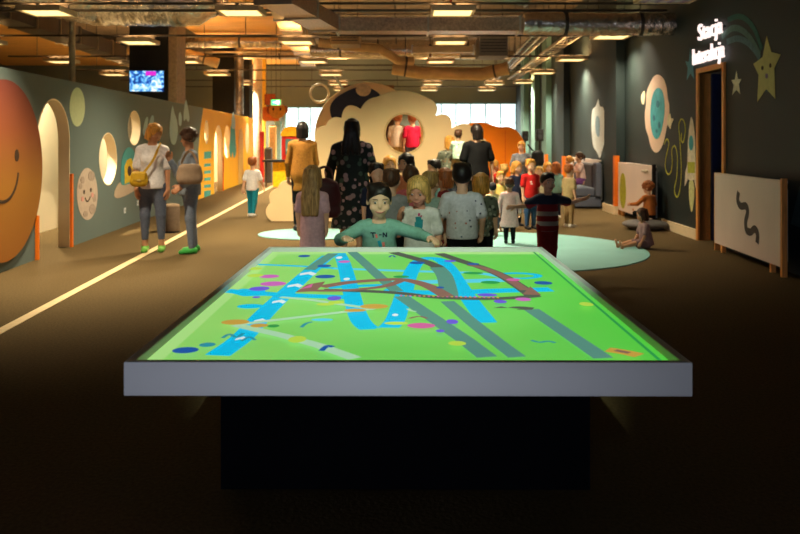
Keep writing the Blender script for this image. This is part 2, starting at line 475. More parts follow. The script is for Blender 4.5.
    if bm is not None:
        inf = bo.get('inf', .006*h); ln = bo.get('len', 1.0); bg = []
        bg.append(elp(P+T*tl*.02, np.array([(.085 if kid else .096)*h*bw+inf, (.070 if kid else .072)*h*bw+inf, .085*h]), B, .04*h))
        for Hj,kn,an,sd in K:
            kr = rt['kn']*h+inf*1.3
            if ln <= .5: bg.append(cap(Hj, Hj+(kn-Hj)*min(1,ln*2), rt['th']*h+inf, rt['th']*h*.85+inf*1.6, .012*h))
            else:
                bg += [cap(Hj, kn, rt['th']*h+inf, kr, .035*h), cap(kn, kn+(an-kn)*(ln-.5)*2*.96, kr, max(rt['an']*h+inf, rt['an']*h*bo.get('slim',1.15)), .012*h)]
        info['bottom'] = organic({'trousers':'trousers','shorts':'shorts','leggings':'leggings'}[bs], [([(bg, [], 0)], v)], bm, root)
    # ---- shoes
    if shoes is not None:
        for (heel, toe),(Hj,kn,an,sd) in zip(toes, K):
            up = unit(an-heel)
            organic('shoe', [([([cap(heel, toe, .0265*h, .0245*h, .02*h), cap(heel+up*.012*h, heel+up*.022*h, .027*h, .025*h, .02*h)], [('p', an-V3(0,0,(.049 if kid else .046)*h) if abs(sd[2])>.6 else heel-up*.03*h, (0,0,-1) if abs(sd[2])>.6 else tuple(-up))], 0)], v*.75)], shoes, root)
    # ---- hair
    st, hc = hair[0], HAIR[hair[1]] if isinstance(hair[1], str) else hair[1]
    if st:
        t = .045 if st in ('short','cap') else .06
        faceP = [('s', elp(hp(0,-.55,.335 if st in ('short','curly') else .31), np.array([.32,.46,.485 if st in ('short','curly') else .47])*Hh, RH, .02))]
        top_ = [elp(hp(0,.06,.62), np.array([.355+t,.42+t,.40+t])*Hh, RH, .05*Hh)]
        low = ('p', hp(0,.0,.43), tuple(RH@unit((0,-.66,-.75)))) if st == 'short' else ('p', hp(0,0,.18), tuple(RH@V3(0,0,-1)))
        groups = [(top_, faceP+[low], 0)]
        rnd = random.Random(sum(map(ord,label)))
        if st == 'short':
            for k in range(10):
                a = rnd.uniform(0,2*PI); top_.append(elp(hp(.25*math.cos(a), .05+.3*math.sin(a), .86+.06*rnd.random()), np.array([.13,.13,.12])*Hh, RH, .06*Hh))
        if st == 'curly':
            for k in range(46):
                a = rnd.uniform(0,2*PI); e = rnd.uniform(-.2,1.4)
                top_.append(elp(hp(.40*math.cos(a)*math.cos(e), .08+.46*math.sin(a)*math.cos(e), .60+.46*math.sin(e)), np.array([.16,.16,.16])*Hh, RH, .03*Hh))
        if st in ('bob','long','messy'):
            b = {'bob': -.12, 'messy': .0, 'long': .0}[st]
            for s in (-1,1):
                top_.append(cap(hp(s*.31,.10,.55), hp(s*.33,.08,b+.10), .13*Hh, .10*Hh, .08*Hh))
                top_.append(cap(hp(s*.18,.32,.5), hp(s*.2,.30,b), .18*Hh, .14*Hh, .08*Hh))
            top_.append(cap(hp(0,.36,.5), hp(0,.34,b), .2*Hh, .16*Hh, .08*Hh))
            if not (st == 'bob' and hair[1] == 'dark'):
                for i in range(22):
                    a = math.radians(-28+236*i/21)+rnd.uniform(-.08,.08); e = rnd.uniform(0,.10)
                    top_.append(cap(hp(.33*math.cos(a), .07+.40*math.sin(a), .86), hp(.375*math.cos(a), .07+.43*math.sin(a), .48), .06*Hh, .07*Hh, .02*Hh))
                    top_.append(cap(hp(.375*math.cos(a), .07+.43*math.sin(a), .48), hp((.34+rnd.uniform(0,.07))*math.cos(a), .08+.40*math.sin(a), b+.04+e), .075*Hh, .045*Hh, .02*Hh))
            groups[0] = (top_, faceP+([('p', hp(0,0,b-.02), tuple(RH@V3(0,0,-1)))] if st != 'long' else []), 0)
        if st == 'long':
            L = hair[2] if len(hair) > 2 else .28
            for s in (-1.1,-.4,.4,1.1):
                a0 = hp(s*.20,.34,.30); a1 = N+xax*s*.045*h+yax*(.055 if not kid else .075)*h-T*.03*h; a2 = N+xax*s*.05*h+yax*(.075 if not kid else .09)*h-T*L*h
                top_ += [cap(a0, a1, .17*Hh, .17*Hh, .05*Hh), cap(a1, a2, .17*Hh, .11*Hh, .05*Hh)]
        if st == 'bun': top_.append(elp(hp(0,.30,.98), np.array([.19,.19,.17])*Hh, RH, .03*Hh))
        if st == 'tail':
            top_ += [cap(hp(0,.42,.72), hp(0,.60,.62), .09*Hh, .12*Hh, .03*Hh), cap(hp(0,.60,.62), hp(0,.58,.10), .13*Hh, .06*Hh, .03*Hh)]
            groups[0] = (top_, faceP, 0)
        if st == 'pigtails':
            for s in (-1,1): top_.append(cap(hp(s*.40,.2,.62), hp(s*.55,.25,.20), .10*Hh, .07*Hh, .03*Hh))
            groups[0] = (top_, faceP, 0)
        hair_ob = organic('cap' if st == 'cap' else 'hair', [(groups, max(.0055, Hh*.036))], hc, root)
    if st == 'cap':
        pk = G(); loop = ell(0,0,.30,.34,14,PI,2*PI); pk.prism([(x*Hh,y*Hh) for x,y in loop], 0, .03*Hh)
        me = pk.mesh('peak', hc); me.transform(Matrix.Translation(Vector(hp(0,-.34,.72))) @ Matrix(RH.tolist()).to_4x4()); link('cap_peak', me, hair_ob)
    if face:
        for s in (-1,1):
            e = G(); e.ball((0,0,0), .042*Hh, 14, 0); e.ball((0,-.017*Hh,0), .034*Hh, 12, 1)
            me = e.mesh('eye', [EYE_W, EYE_D]); me.transform(Matrix.Translation(Vector(hp(s*.15,-.335,.50))) @ Matrix(RH.tolist()).to_4x4()); link('eye', me, root)
            br = G(); br.tube([(s*.07,-.385,.60),(s*.15,-.395,.625),(s*.23,-.345,.605)], .011, 8)
            me = br.mesh('eyebrow', hc); me.transform(Matrix.Translation(Vector(C)) @ Matrix((RH*Hh).tolist()).to_4x4()); link('eyebrow', me, root)
        mt = G(); mt.tube([(-.15,-.345,.235),(-.07,-.39,.203),(0,-.40,.195),(.07,-.39,.203),(.15,-.345,.235)], [.007,.017,.02,.017,.007], 8)
        me = mt.mesh('mouth', LIP); me.transform(Matrix.Translation(Vector(C)) @ Matrix((RH*Hh).tolist()).to_4x4()); link('mouth', me, root)
    return info
def print_on(info, name, patches, mats, front=True, off=.003, on='top', up=0.0):
    """motif printed on a garment: patches (loop in x,z metres about the chest point, material) pressed onto the cloth"""
    me = info[on].data
    bv = BVHTree.FromPolygons([v.co for v in me.vertices], [tuple(p.vertices) for p in me.polygons])
    g = G(); c = info['P']+info['T']*info['tl']*.62+V3(0,0,up); sg = -1 if front else 1
    for (x0,z0,x1,z1,w,mi) in patches:      # strokes
        n = 6; vs = []
        a = Vector((x0,z0)); b = Vector((x1,z1)); t = (b-a).normalized(); s = Vector((-t.y,t.x))*w/2
        for i in range(n+1):
            p = a+(b-a)*i/n
            for q in (-1,-.33,.33,1):
                o = p+s*q; org = Vector((c[0]+o.x, c[1]+sg*.6, c[2]+o.y))
                hit = bv.ray_cast(org, Vector((0,-sg,0)))
                pt = hit[0] if hit[0] is not None else Vector((org.x, c[1]+sg*.08, org.z))
                vs.append(pt+Vector((0,sg*off,0)))
        fs = [(i*4+j, i*4+j+1, i*4+4+j+1, i*4+4+j) for i in range(n) for j in range(3)]
        g.add(vs, fs, mi, True)
    return g.build(name, mats, info[on])
# ------------------------------------------------------------------ the hall
carpet = M('carpet',(94,77,50),rough=.95,var=.22,scale=55,bump=.25,spec=.1)
slabm = M('dark_soffit',(92,80,64),rough=.9,var=.3,scale=3)
plank = M('warm_planks',(232,176,98),rough=.6,var=.28,scale=2.2,stretch=(.5,14,1))
wgreen = M('wall_green_grey',(102,116,112),rough=.75,var=.04,scale=1.2)
wyel = M('wall_yellow',(255,192,34),rough=.7,var=.05,scale=1.5)
wdark = M('wall_slate',(34,45,46),rough=.6,var=.05,scale=1.5)
cream = M('cream_paint',(240,220,186),rough=.7,var=.04,scale=2)
orange = M('orange_paint',(240,120,22),rough=.55,var=.06,scale=4)
wood = M('orange_wood',(232,156,80),rough=.5,var=.2,scale=8,stretch=(8,8,.6))
black = M('black_paint',(14,14,15),rough=.6,var=.2,scale=4)
nearblack = M('plinth_black',(4,5,9),rough=.85,var=.2,scale=4,spec=.05)
white = M('white_laminate',(226,226,230),rough=.65,var=.02,scale=3)
steel = M('galvanised_steel',(176,166,150),rough=.38,metal=.85,var=.2,scale=6,bump=.1)
foil = M('foil_wrap',(206,196,186),rough=.24,metal=.92,var=.3,scale=13,bump=1.0,detail=8)
dksteel = M('dark_steel',(72,66,60),rough=.45,metal=.6,var=.2,scale=6)
beigeduct = M('beige_duct',(196,168,122),rough=.5,metal=.3,var=.15,scale=4)
teal = M('teal_paint',(64,150,150),rough=.6,var=.05); tealwall = M('teal_wall',(104,140,134),rough=.7,var=.06,scale=1.5)
mat_mint = M('mint_vinyl',(132,186,184),rough=.6,var=.05,scale=3)

g = G(); g.box(-16,9,-4,34,-.1,0); struct('floor', g.mesh('floor', carpet))
g = G(); g.box(-16,9,-4,34,4.75,4.79); struct('ceiling', g.mesh('ceiling', slabm))
g = G(); g.box(-16,9,32.0,32.2,0,4.75); struct('wall_back', g.mesh('wall_back', M('wall_back_paint',(120,128,124),var=.08,scale=1)))
g = G(); g.box(-16.2,-16,-4,34,0,4.75); struct('wall_outer', g.mesh('wall_outer', M('wall_ochre',(140,112,70),var=.12,scale=1)))

# left partition: its plane runs slightly outwards with distance
AX = Vector((-.051,1,0)); LN = Vector((1,.051,0)).normalized()
LO = Vector((-4.27+.051*8.5,0,0))              # foot of the plane at depth 0
def ld(px): return 3.8365/((400-px)/F-.051)
def LW(px, py): d = ld(px); return (d, Z(py,d))
LF = lambda off=0.0: (LO+LN*off, AX, (0,0,1), LN)
PH = 2.2
th = .14
arch1 = [(9.52,-.01),(10.6,-.01)]+[(10.06+.54*math.cos(a), 1.42+.52*math.sin(a)) for a in [PI*i/20 for i in range(21)]]
arch2 = [(21.15,-.01),(22.45,-.01)]+[(21.8+.65*math.cos(a), 1.20+.62*math.sin(a)) for a in [PI*i/20 for i in range(21)]]
def LWell(px, py, rx, ry, n=36):
    return [LW(px+rx*math.cos(2*PI*i/n), py+ry*math.sin(2*PI*i/n)) for i in range(n)]
holeA = LWell(108,159,9.0,26.5); holeB = LWell(134.2,128,6.3,17.5)
holeC = LWell(206.4,132,2.1,12); holeD = LWell(227,142,3.0,17)
EDGE = [(19.0,0),(19.03,.7),(19.1,1.2),(19.28,1.65),(19.68,PH)]
def archwall(x0, x1, arches, near=None, far=None):
    out = [(x0,0)]
    for a in arches:
        out += [(a[0][0],0)]+[p for p in a[2:][::-1]]+[(a[1][0],0)]
    out += far if far else [(x1,0),(x1,PH)]
    out += near[1:][::-1] if near else [(x0,PH)]
    return out
struct('wall_left', slab_mesh('wall_left', [archwall(-3,19,[arch1],far=EDGE), holeA, holeB], th, wgreen, LF(-th), .004))
ye = archwall(19.005,29.6,[arch2],near=[(p[0]+.005,p[1]) for p in EDGE])
struct('wall_left', slab_mesh('wall_left', [ye, holeC, holeD], th, wyel, LF(-th), .004))
for op, tk in ((arch1,'a'),(arch2,'b'),(holeA,'h'),(holeB,'h'),(holeC,'h'),(holeD,'h')):
    cx_ = sum(p[0] for p in op)/len(op); cz_ = sum(p[1] for p in op)/len(op)
    if tk == 'h': inner = [(cx_+(p[0]-cx_)*.955, cz_+(p[1]-cz_)*.955) for p in op]
    else: inner = [(cx_+(p[0]-cx_)*.965, p[1] if p[1] < .2 else p[1]-.02) for p in op]
    if tk == 'h': loops = [op, inner]
    else: loops = [[op[0]]+op[2:][::-1]+[op[1],inner[1]]+inner[2:]+[inner[0]]]
    loops = [[(x, max(z,.003)) for x,z in lp] for lp in loops]
    struct('wall_opening_lining', slab_mesh('wall_opening_lining', loops, th+.004, cream, LF(-th-.002)))
# passage lining seen through the arches and portholes
struct('wall_passage', slab_mesh('wall_passage', [[(-3,0),(31,0),(31,PH-.1),(-3,PH-.1)]], .1, cream, LF(-1.15)))
def edge_guard(d, z1, label, side=1):
    o = G(); p = LO+AX*d+LN*.002; q = LN; a = AX.normalized()
    w = .055
    pts = [p, p+a*w*side, p+a*w*side+q*.03, p+q*.03]
    o.add([tuple(v)+() for v in pts]+[(v.x,v.y,z1) for v in pts], [(0,1,2,3),(7,6,5,4),(0,4,5,1),(1,5,6,2),(2,6,7,3),(3,7,4,0)])
    ob = o.build('edge_guard', orange); tag(ob, label, 'edge guard', 'orange guards beside the wall openings')
edge_guard(10.6, .97, 'waist-high orange strip on the far jamb of the cream archway beside the moon face')
edge_guard(9.52, .52, 'short orange strip on the near jamb of the archway beside the smiling sun', -1)
edge_guard(22.45, .95, 'orange strip on the jamb of the narrow arch in the yellow wall')

# right wall and its door
RX = Vector((.019,1,0)); RN = Vector((-1,.019,0)).normalized(); RO = Vector((4.02,0,0))
def rd(px): return 4.02/((px-400)/F-.019)
def RW(px, py): d = rd(px); return (d, Z(py,d))
RF = lambda off=0.0: (RO+RN*off, RX, (0,0,1), RN)
HW = 4.75
D0, D1, DH = 10.42, 11.30, 2.36
struct('wall_right', slab_mesh('wall_right', [[(-3,0),(D0,0),(D0,DH),(D1,DH),(D1,0),(31.9,0),(31.9,HW),(-3,HW)]], .14, wdark, RF(-.14)))
g = G()
def rbox(G_, d0, d1, z0, z1, o0, o1, mi=0):
    c = [RO+RX*d+RN*o for d, o in ((d0,o0),(d1,o0),(d1,o1),(d0,o1))]
    G_.add([(p.x,p.y,z0) for p in c]+[(p.x,p.y,z1) for p in c], [(0,3,2,1),(4,5,6,7),(0,1,5,4),(1,2,6,5),(2,3,7,6),(3,0,4,7)], mi)
rbox(g, D0-.07, D0, 0, DH+.07, -.15, .03); rbox(g, D1, D1+.07, 0, DH+.07, -.15, .03); rbox(g, D0, D1, DH, DH+.07, -.15, .03)
dr = struct('door_1', g.mesh('door_1', wood))
g = G(); rbox(g, D1-.045, D1-.005, .01, DH-.01, -1.16, -.16); link('door_leaf', g.mesh('door_leaf', M('door_dark',(22,34,84),rough=.5)), dr)
g = G(); g.tube([RO+RX*(D1-.05)+RN*-1.05+Vector((0,0,1.02)), RO+RX*(D1-.11)+RN*-1.05+Vector((0,0,1.02)), RO+RX*(D1-.11)+RN*-.92+Vector((0,0,1.02))], .012, 8); link('door_handle', g.mesh('door_handle', steel), dr)
g = G(); rbox(g, D0-1.5, D1+2, 0, 3, -2.6, -2.5); struct('wall_room', g.mesh('wall_room', M('room_blue',(20,34,90),rough=.8)))
# skirting along the right wall
cr2 = M('skirting_cream',(236,214,176),rough=.5,var=.05)
g = G(); rbox(g, D1+.07, 12.95, 0, .145, .0, .035); struct('baseboard_right', bevel_m := g.mesh('baseboard_right', cr2))
g = G(); rbox(g, -3, 7.6, 0, .145, .0, .035); struct('baseboard_right', g.mesh('baseboard_right', M('skirting_dark',(30,34,34),rough=.6)))
# columns standing against the right wall
def pillar(x0, x1, y0, y1, m, z1=HW, kids=True, guard=None):
    o = G(); o.box(x0,x1,y0,y1,0,z1); p = struct('pillar', o.mesh('pillar', m))
    if kids:
        b = G(); b.box(x0-.04,x1,y0-.04,y1,0,.15); link('baseboard', b.mesh('baseboard', cr2), p)
    return p
pillar(4.135,4.30,15.3,16.2,wdark)
pillar(4.44,4.42+.02,21.0,22.0,wdark) if False else None
pillar(4.255,4.44,20.8,21.8,wdark)
pillar(4.31,4.48,23.6,24.3,tealwall)
pillar(4.35,4.52,25.8,26.5,tealwall)
pillar(4.38,4.57,28.3,29.0,tealwall)
for (x,y,z1,l) in ((4.10,15.26,1.12,'orange corner guard on the pillar between the sofa and the slatted cover'),(4.22,20.76,1.0,'orange corner guard on the pillar behind the grey sofa'),(4.275,23.56,1.0,'orange corner guard on the teal pillar beyond the sofa')):
    o = G(); o.add([(x,y,.155),(x+.085,y,.155),(x+.085,y+.03,.155),(x+.03,y+.03,.155),(x+.03,y+.14,.155),(x,y+.14,.155)]+[(x,y,z1),(x+.085,y,z1),(x+.085,y+.03,z1),(x+.03,y+.03,z1),(x+.03,y+.14,z1),(x,y+.14,z1)],
        [(5,4,3,2,1,0),(6,7,8,9,10,11)]+[(i,(i+1)%6,6+(i+1)%6,6+i) for i in range(6)])
    tag(o.build('corner_guard', orange), l, 'corner guard', 'orange corner guards on the pillars')

# lit plank soffits running along the hall
def strip(name, pts, z):
    o = G(); o.prism(pts, z, z+.06); struct(name, o.mesh(name, plank))
strip('trim_1', [(-5.45,16.5),(-2.75,16.5),(-3.2,31.5),(-6.2,31.5)], 4.4)
strip('trim_2', [(-13.5,12.5),(-8.2,12.5),(-10.2,31.5),(-15.5,31.5)], 4.35)
# floor line
o = G(); p0 = Vector((-2.90,4.6,0)); dv = Vector((-.051,1,0)); q = Vector((1,0,0))*.045
e = p0+dv*24
o.add([tuple(p0-q+Vector((0,0,.001))),tuple(p0+q+Vector((0,0,.001))),tuple(e+q+Vector((0,0,.001))),tuple(e-q+Vector((0,0,.001))),
       tuple(p0-q+Vector((0,0,.004))),tuple(p0+q+Vector((0,0,.004))),tuple(e+q+Vector((0,0,.004))),tuple(e-q+Vector((0,0,.004)))], [(0,3,2,1),(4,5,6,7),(0,1,5,4),(1,2,6,5),(2,3,7,6),(3,0,4,7)])
lm = struct('trim_3', o.mesh('trim_3', M('floor_tape',(224,196,150),rough=.7,var=.06)))
# windows in the back wall, daylight beyond
day = M('daylight_pane',(200,235,240),rough=.2,emit=(222,246,252),es=2.4)
def window(name, x0, x1, z0, z1, nx, nz, kind=day, y=31.98):
    fr = G(); t = .06
    fr.box(x0-t,x1+t,y-.06,y,z0-t,z0); fr.box(x0-t,x1+t,y-.06,y,z1,z1+t); fr.box(x0-t,x0,y-.06,y,z0,z1); fr.box(x1,x1+t,y-.06,y,z0,z1)
    w = struct(name, fr.mesh(name, M('window_frame_teal',(120,160,165),rough=.5)))
    mu = G()
    for i in range(1,nx): a = x0+(x1-x0)*i/nx; mu.box(a-.025,a+.025,y-.055,y,z0,z1)
    for i in range(1,nz): a = z0+(z1-z0)*i/nz; mu.box(x0,x1,y-.05,y,a-.02,a+.02)
    link('muntin', mu.mesh('muntin', M('window_frame_teal',(120,160,165))), w)
    pn = G(); pn.box(x0,x1,y-.02,y-.005,z0,z1); link('pane', pn.mesh('pane', kind), w)
window('window_1', -4.55, -3.1, .3, 2.7, 3, 1)
window('window_2', 1.05, 4.6, .6, 2.85, 6, 3)

# ------------------------------------------------------------------ murals on the partition
MW = 'wall sticker'
def mural(name, label, loops, mat, wall='L', off=.001, th=.004, parent=None, group=None):
    o = link(name, slab_mesh(name, loops, th, mat, (LF if wall == 'L' else RF)(off)), parent)
    if parent is None: tag(o, label, MW, group)
    return o
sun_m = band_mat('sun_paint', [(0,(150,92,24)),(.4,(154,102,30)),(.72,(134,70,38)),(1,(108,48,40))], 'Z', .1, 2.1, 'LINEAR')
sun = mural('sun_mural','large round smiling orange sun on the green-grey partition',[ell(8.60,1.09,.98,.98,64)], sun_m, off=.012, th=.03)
ink = M('mural_ink',(60,40,24),rough=.7)
for s in (-.66,.0): mural('eye', None, [ell(8.86+s,1.25,.055,.068,20)], ink, off=.0425, parent=sun)
mural('mouth', None, [ribbon([(8.53+.37*math.cos(a), 1.10+.34*math.sin(a)) for a in [PI*1.04+PI*.92*i/16 for i in range(17)]], .035)], ink, off=.0425, parent=sun)
pale = M('mural_pale_green',(196,208,160),rough=.7,var=.06)
mural('dot_mural','pale green oval dot high on the partition above the archway edge',[LWell(77,107,7.6,19.5)], pale)
moon = mural('moon_mural','pinkish grey moon with a sleepy smiling face low on the partition',[LWell(87,194,10.3,26)], M('mural_moon',(196,176,158),rough=.7,var=.08))
mg = M('mural_crater',(168,148,132),rough=.7)
for a in ((91,176,3.2,5.0),(82,180,2,3.5),(92,209,3.2,5),(80,186,1.6,3),(94,198,1.6,4),(85,214,2.2,3)): mural('crater', None, [LWell(*a)], mg, off=.0055, parent=moon)
for a in ((83.6,192,.8,2.2),(90.4,190,.8,2.2)): mural('eye', None, [LWell(*a)], ink, off=.0055, parent=moon)
mural('mouth', None, [ribbon([LW(x,y) for x,y in ((84.6,198),(86,201),(87.6,201.4),(89,199),(89.8,196.5))], .022)], ink, off=.0055, parent=moon)
cheek = M('mural_cheek',(214,150,140)); 
for a in ((82,199,1.2,2.6),(92,195,1.2,2.6)): mural('cheek', None, [LWell(*a)], cheek, off=.0055, parent=moon)
saucer = M('mural_saucer',(186,166,144),rough=.7,var=.05)
ufo = mural('spaceship_mural','teal domed spaceship with a beige saucer and yellow porthole painted on the partition',[[LW(x,y) for x,y in smooth_loop([(114,194),(118,184),(126,180),(136,178),(141,180),(139,187),(132,192),(122,197),(116,198)],5)]], saucer)
mural('dome', None, [[LW(x,y) for x,y in smooth_loop([(121,184),(120.6,170),(122,157),(125.5,149),(130,147.5),(134,153),(135,166),(135,180),(128,184)],5)]], teal, off=.0055, parent=ufo)
yel = M('mural_yellow',(228,190,40),rough=.7)
mural('porthole', None, [[LW(x,y) for x,y in ((124,184),(124,166),(126.5,160),(130.5,158),(132.5,163),(133,180))]], yel, off=.010, parent=ufo)
mural('pilot', None, [LWell(128.5,171,1.8,5)], M('mural_brown',(70,52,40)), off=.0145, parent=ufo)
lightb = M('mural_light_blue',(170,206,214),rough=.7,var=.05)
for i,(pts,l) in enumerate([([(171,112),(172.5,106),(174,112),(177,122),(177.5,134),(175,144),(171.5,143),(169.5,134),(169.8,122)],'large pale blue rocket-shaped drop on the partition above the two chatting women'),
            ([(184.5,105),(186,100),(187.5,106),(189.3,118),(188,122),(186,119),(184,121),(183.4,116)],'pale blue rocket on the partition just before it turns yellow'),
            ([(178.5,116),(180.2,112),(181.6,118),(181,125),(179,125)],'small pale blue spark beside the blue rockets on the partition'),
            ([(142.5,132),(145,120),(147.5,117),(147.6,123),(145,135)],'slim pale blue stroke behind the blonde woman in the white shirt'),
            ([(149,124),(151.5,116),(153.6,117),(153,127),(150.5,131)],'short pale blue stroke above the shoulder of the blonde woman')]):
    mural('blue_drop_mural', l, [[LW(x,y) for x,y in smooth_loop(pts,4)]], lightb)
for (px,py,l) in ((124.5,210.5,'small white wall socket low on the partition under the spaceship'),(137.5,203,'small white wall socket beside the leg of the blonde woman')):
    d = ld(px); z = Z(py,d); o = thing('wall_socket', l, 'socket', tuple(LO+AX*d+LN*.001+Vector((0,0,z))), math.atan2(LN.y,LN.x)-0)
    b = G(); b.box(0,.012,-.045,.045,-.045,.045); bevel(b.build('plate', white, o), .004); b = G(); b.tube([(.0125,0,0),(.018,0,0)], .024, 16); b.build('receptacle', M('socket_grey',(190,190,186)), o)
# yellow stretch
for (pts,l) in (([(226.8,0)],'x'),): pass
tealp = M('mural_turquoise',(70,168,170),rough=.7)
o = mural('ladder_mural','turquoise ladder of bars painted at the start of the yellow wall',[[LW(x,y) for x,y in ((204,152),(211,151),(211,158),(204,159))]], tealp)
for k,(y,hh) in enumerate(((164,3),(171,3),(178,3),(185,3),(191,8))): mural('rung', None, [[LW(x,yy) for x,yy in ((204,y),(210.6,y-.8),(210.6,y+hh-.8),(204,y+hh))]], tealp, parent=o)
mural('figure_mural','turquoise spaceman shape painted on the yellow wall beyond the narrow arch',[[LW(x,y) for x,y in smooth_loop([(230.5,128),(232.5,122),(234.6,128),(235.4,140),(236,152),(234,158),(232.5,152),(231,158),(229.4,150),(230,140)],4)]], tealp)
mural('figure_mural','pale rocket shape painted on the yellow wall above the turquoise spaceman',[[LW(x,y) for x,y in smooth_loop([(231.5,120),(233,112),(234.6,120),(234.6,128),(231.6,128)],4)]], lightb, off=.0060)
mural('oval_mural','pale oval painted on the far yellow wall near the red post',[LWell(247,138,2.0,15)], M('mural_cream',(240,226,190)))
mural('arch_mural','faded beige arch shape painted on the yellow wall near the red post',[[LW(x,y) for x,y in ((238.2,186),(238.2,140),(239.5,130),(241.5,128),(243,134),(243.4,183))]], M('mural_sand',(208,170,90)))

# ------------------------------------------------------------------ right wall murals and sign
RWn = lambda x,y: RW(669.5-(669.5-x)*.76, y)
planet = mural('planet_mural','large turquoise planet with a pink-cream cratered rim on the slate wall',[[RWn(x,y) for x,y in smooth_loop([(656,75),(662,79),(666,88),(667.5,98),(669.5,106),(669,117),(666,128),(662,142),(656,151),(650,152),(645,146),(642,136),(638.5,128),(637.5,114),(639,104),(640,92),(645,82),(650,76)],5)]], M('mural_pinkcream',(236,206,184),rough=.7,var=.05), 'R')
mural('sea', None, [[RWn(x,y) for x,y in smooth_loop([(656,88),(661,92),(663.6,104),(662.6,118),(659,132),(654,139),(649,136),(645.6,126),(645,112),(647,98),(651,90)],5)]], M('mural_aqua',(74,176,190),rough=.7,var=.25,scale=6), 'R', off=.0055, parent=planet)
for a in ((655,104,2,3.6),(650,118,1.6,3),(657,125,1.6,3.2),(653.5,131,1.2,2)): mural('crater', None, [[RWn(a[0]+a[2]*math.cos(t),a[1]+a[3]*math.sin(t)) for t in [2*PI*i/16 for i in range(16)]]], M('mural_deep_aqua',(44,126,150)), 'R', off=.010, parent=planet)
crm = M('mural_cream',(240,226,190))
for pts,l in (([(643,93),(645,91),(645.6,97),(644.4,104),(642.4,103),(641.6,97)],'small cream splash on the wall at the dark-column side of the turquoise planet'),([(668,117),(670.5,113.5),(671.5,118),(674,119),(672,124),(671,129),(669,126),(667.6,123)],'small cream flower-like splash beside the turquoise planet towards the rocket')):
    mural('splash_mural', l, [[RW(x,y) for x,y in smooth_loop(pts,4)]], crm, 'R', off=.0062)
lime = M('mural_lime',(196,196,70),rough=.7)
mural('trail_mural','thin looping lime line trailing behind the rocket on the slate wall',[ribbon(smooth_path([RW(x,y) for x,y in ((664.5,144),(667,139),(669,144),(666,158),(665.5,168),(668,174),(671,172),(672.5,162),(672,150),(675,146),(677.5,156),(677,176),(674.6,190),(677,197),(680,190),(681.5,170),(680,140),(679,126),(681,119.5),(684,121),(685.5,130),(683.5,142),(681.5,140),(681.8,133))],5), .022)], lime, 'R')
rocket = mural('rocket_mural','slim pale rocket with a turquoise porthole and lime band next to the dark doorway',[[RW(x,y) for x,y in smooth_loop([(691.5,117),(693.5,124),(695,138),(695.4,152),(695.8,176),(693.6,180),(689.8,180),(687.6,176),(688,152),(688.5,138),(690,124)],5)]], M('mural_offwhite',(240,226,206),rough=.7), 'R')
mural('window', None, [[RW(691.6+2.2*math.cos(t),143+7.5*math.sin(t)) for t in [2*PI*i/20 for i in range(20)]]], M('mural_aqua',(74,176,190)), 'R', off=.0055, parent=rocket)
mural('band', None, [[RW(x,y) for x,y in ((688.2,162),(695.2,162),(695.2,173),(688.2,173))]], lime, 'R', off=.0055, parent=rocket)
mural('fin', None, [[RW(x,y) for x,y in ((687.8,164),(685.6,172),(685,186),(687.6,180))]], M('mural_offwhite',(240,226,206)), 'R', off=.001, parent=rocket)
mural('fin', None, [[RW(x,y) for x,y in ((695.6,164),(696.2,172),(696.4,190),(694.6,181))]], M('mural_offwhite',(240,226,206)), 'R', off=.001, parent=rocket)
mural('flame', None, [[RW(x,y) for x,y in smooth_loop([(689.6,182),(693.6,182),(694.4,196),(692,212),(689.6,200)],4)]], M('mural_flame',(214,214,150)), 'R', off=.001, parent=rocket)
def star(cx, cy, R, r, rot=0, sx=1.0):
    return [(cx+sx*(R if i%2==0 else r)*math.sin(rot+PI*i/5), cy+(R if i%2==0 else r)*math.cos(rot+PI*i/5)) for i in range(10)]
bs_ = M('mural_starblue',(84,150,176),rough=.7); ps_ = M('mural_starpale',(216,214,190),rough=.7); big_ = M('mural_star_olive',(190,184,120),rough=.7,var=.08)
d = rd(690.5); mural('star_mural','small blue star tucked under the first letters of the glowing sign', [[RW(x,y) for x,y in ((690.5,48),(692,62),(695.6,60),(693.2,68),(694.4,79),(690.6,73),(687,80),(688,68),(685.5,61),(689,62))]], bs_, 'R')
mural('star_mural','small pale star on the dark wall just beside the doorway', [[RW(x,y) for x,y in ((736.6,71),(738,79),(741.5,79),(739,84),(740.4,94),(736.6,89.5),(732.6,95),(734,85),(731.8,80),(735.2,79.5))]], ps_, 'R')
bigst = mural('shooting_star_mural','large olive star with a tiny face on the dark wall beyond the sign', [[RW(x,y) for x,y in ((767,36),(771.5,52),(781,54.5),(774.6,68),(775.5,98.5),(766.5,89),(757.6,102),(759,75),(753.6,64),(763,57))]], big_, 'R')
for (x,y) in ((763,68),(771,65.5)): mural('eye', None, [[RW(x+1.0*math.cos(t),y+2.2*math.sin(t)) for t in [2*PI*i/16 for i in range(16)]]], ink, 'R', off=.0055, parent=bigst)
mural('mouth', None, [[RW(767.3+1.3*math.cos(t),76+2.6*math.sin(t)) for t in [2*PI*i/16 for i in range(16)]]], M('mural_mauve',(130,110,140)), 'R', off=.0055, parent=bigst)
for pts,c,w in (([(728,20),(737,16.5),(746,19),(755,30),(762,49)],(40,98,92),.07),([(722,37),(732,28.5),(742,30),(752,40),(760,55)],(88,122,120),.08),([(727,42),(737,38.6),(747,42),(755,50),(760,58)],(84,118,130),.08)):
    mural('tail', None, [ribbon(smooth_path([RW(x,y) for x,y in pts],6), w)], M('mural_tail_%d'%c[0], c, rough=.7), 'R', off=.001, parent=bigst)
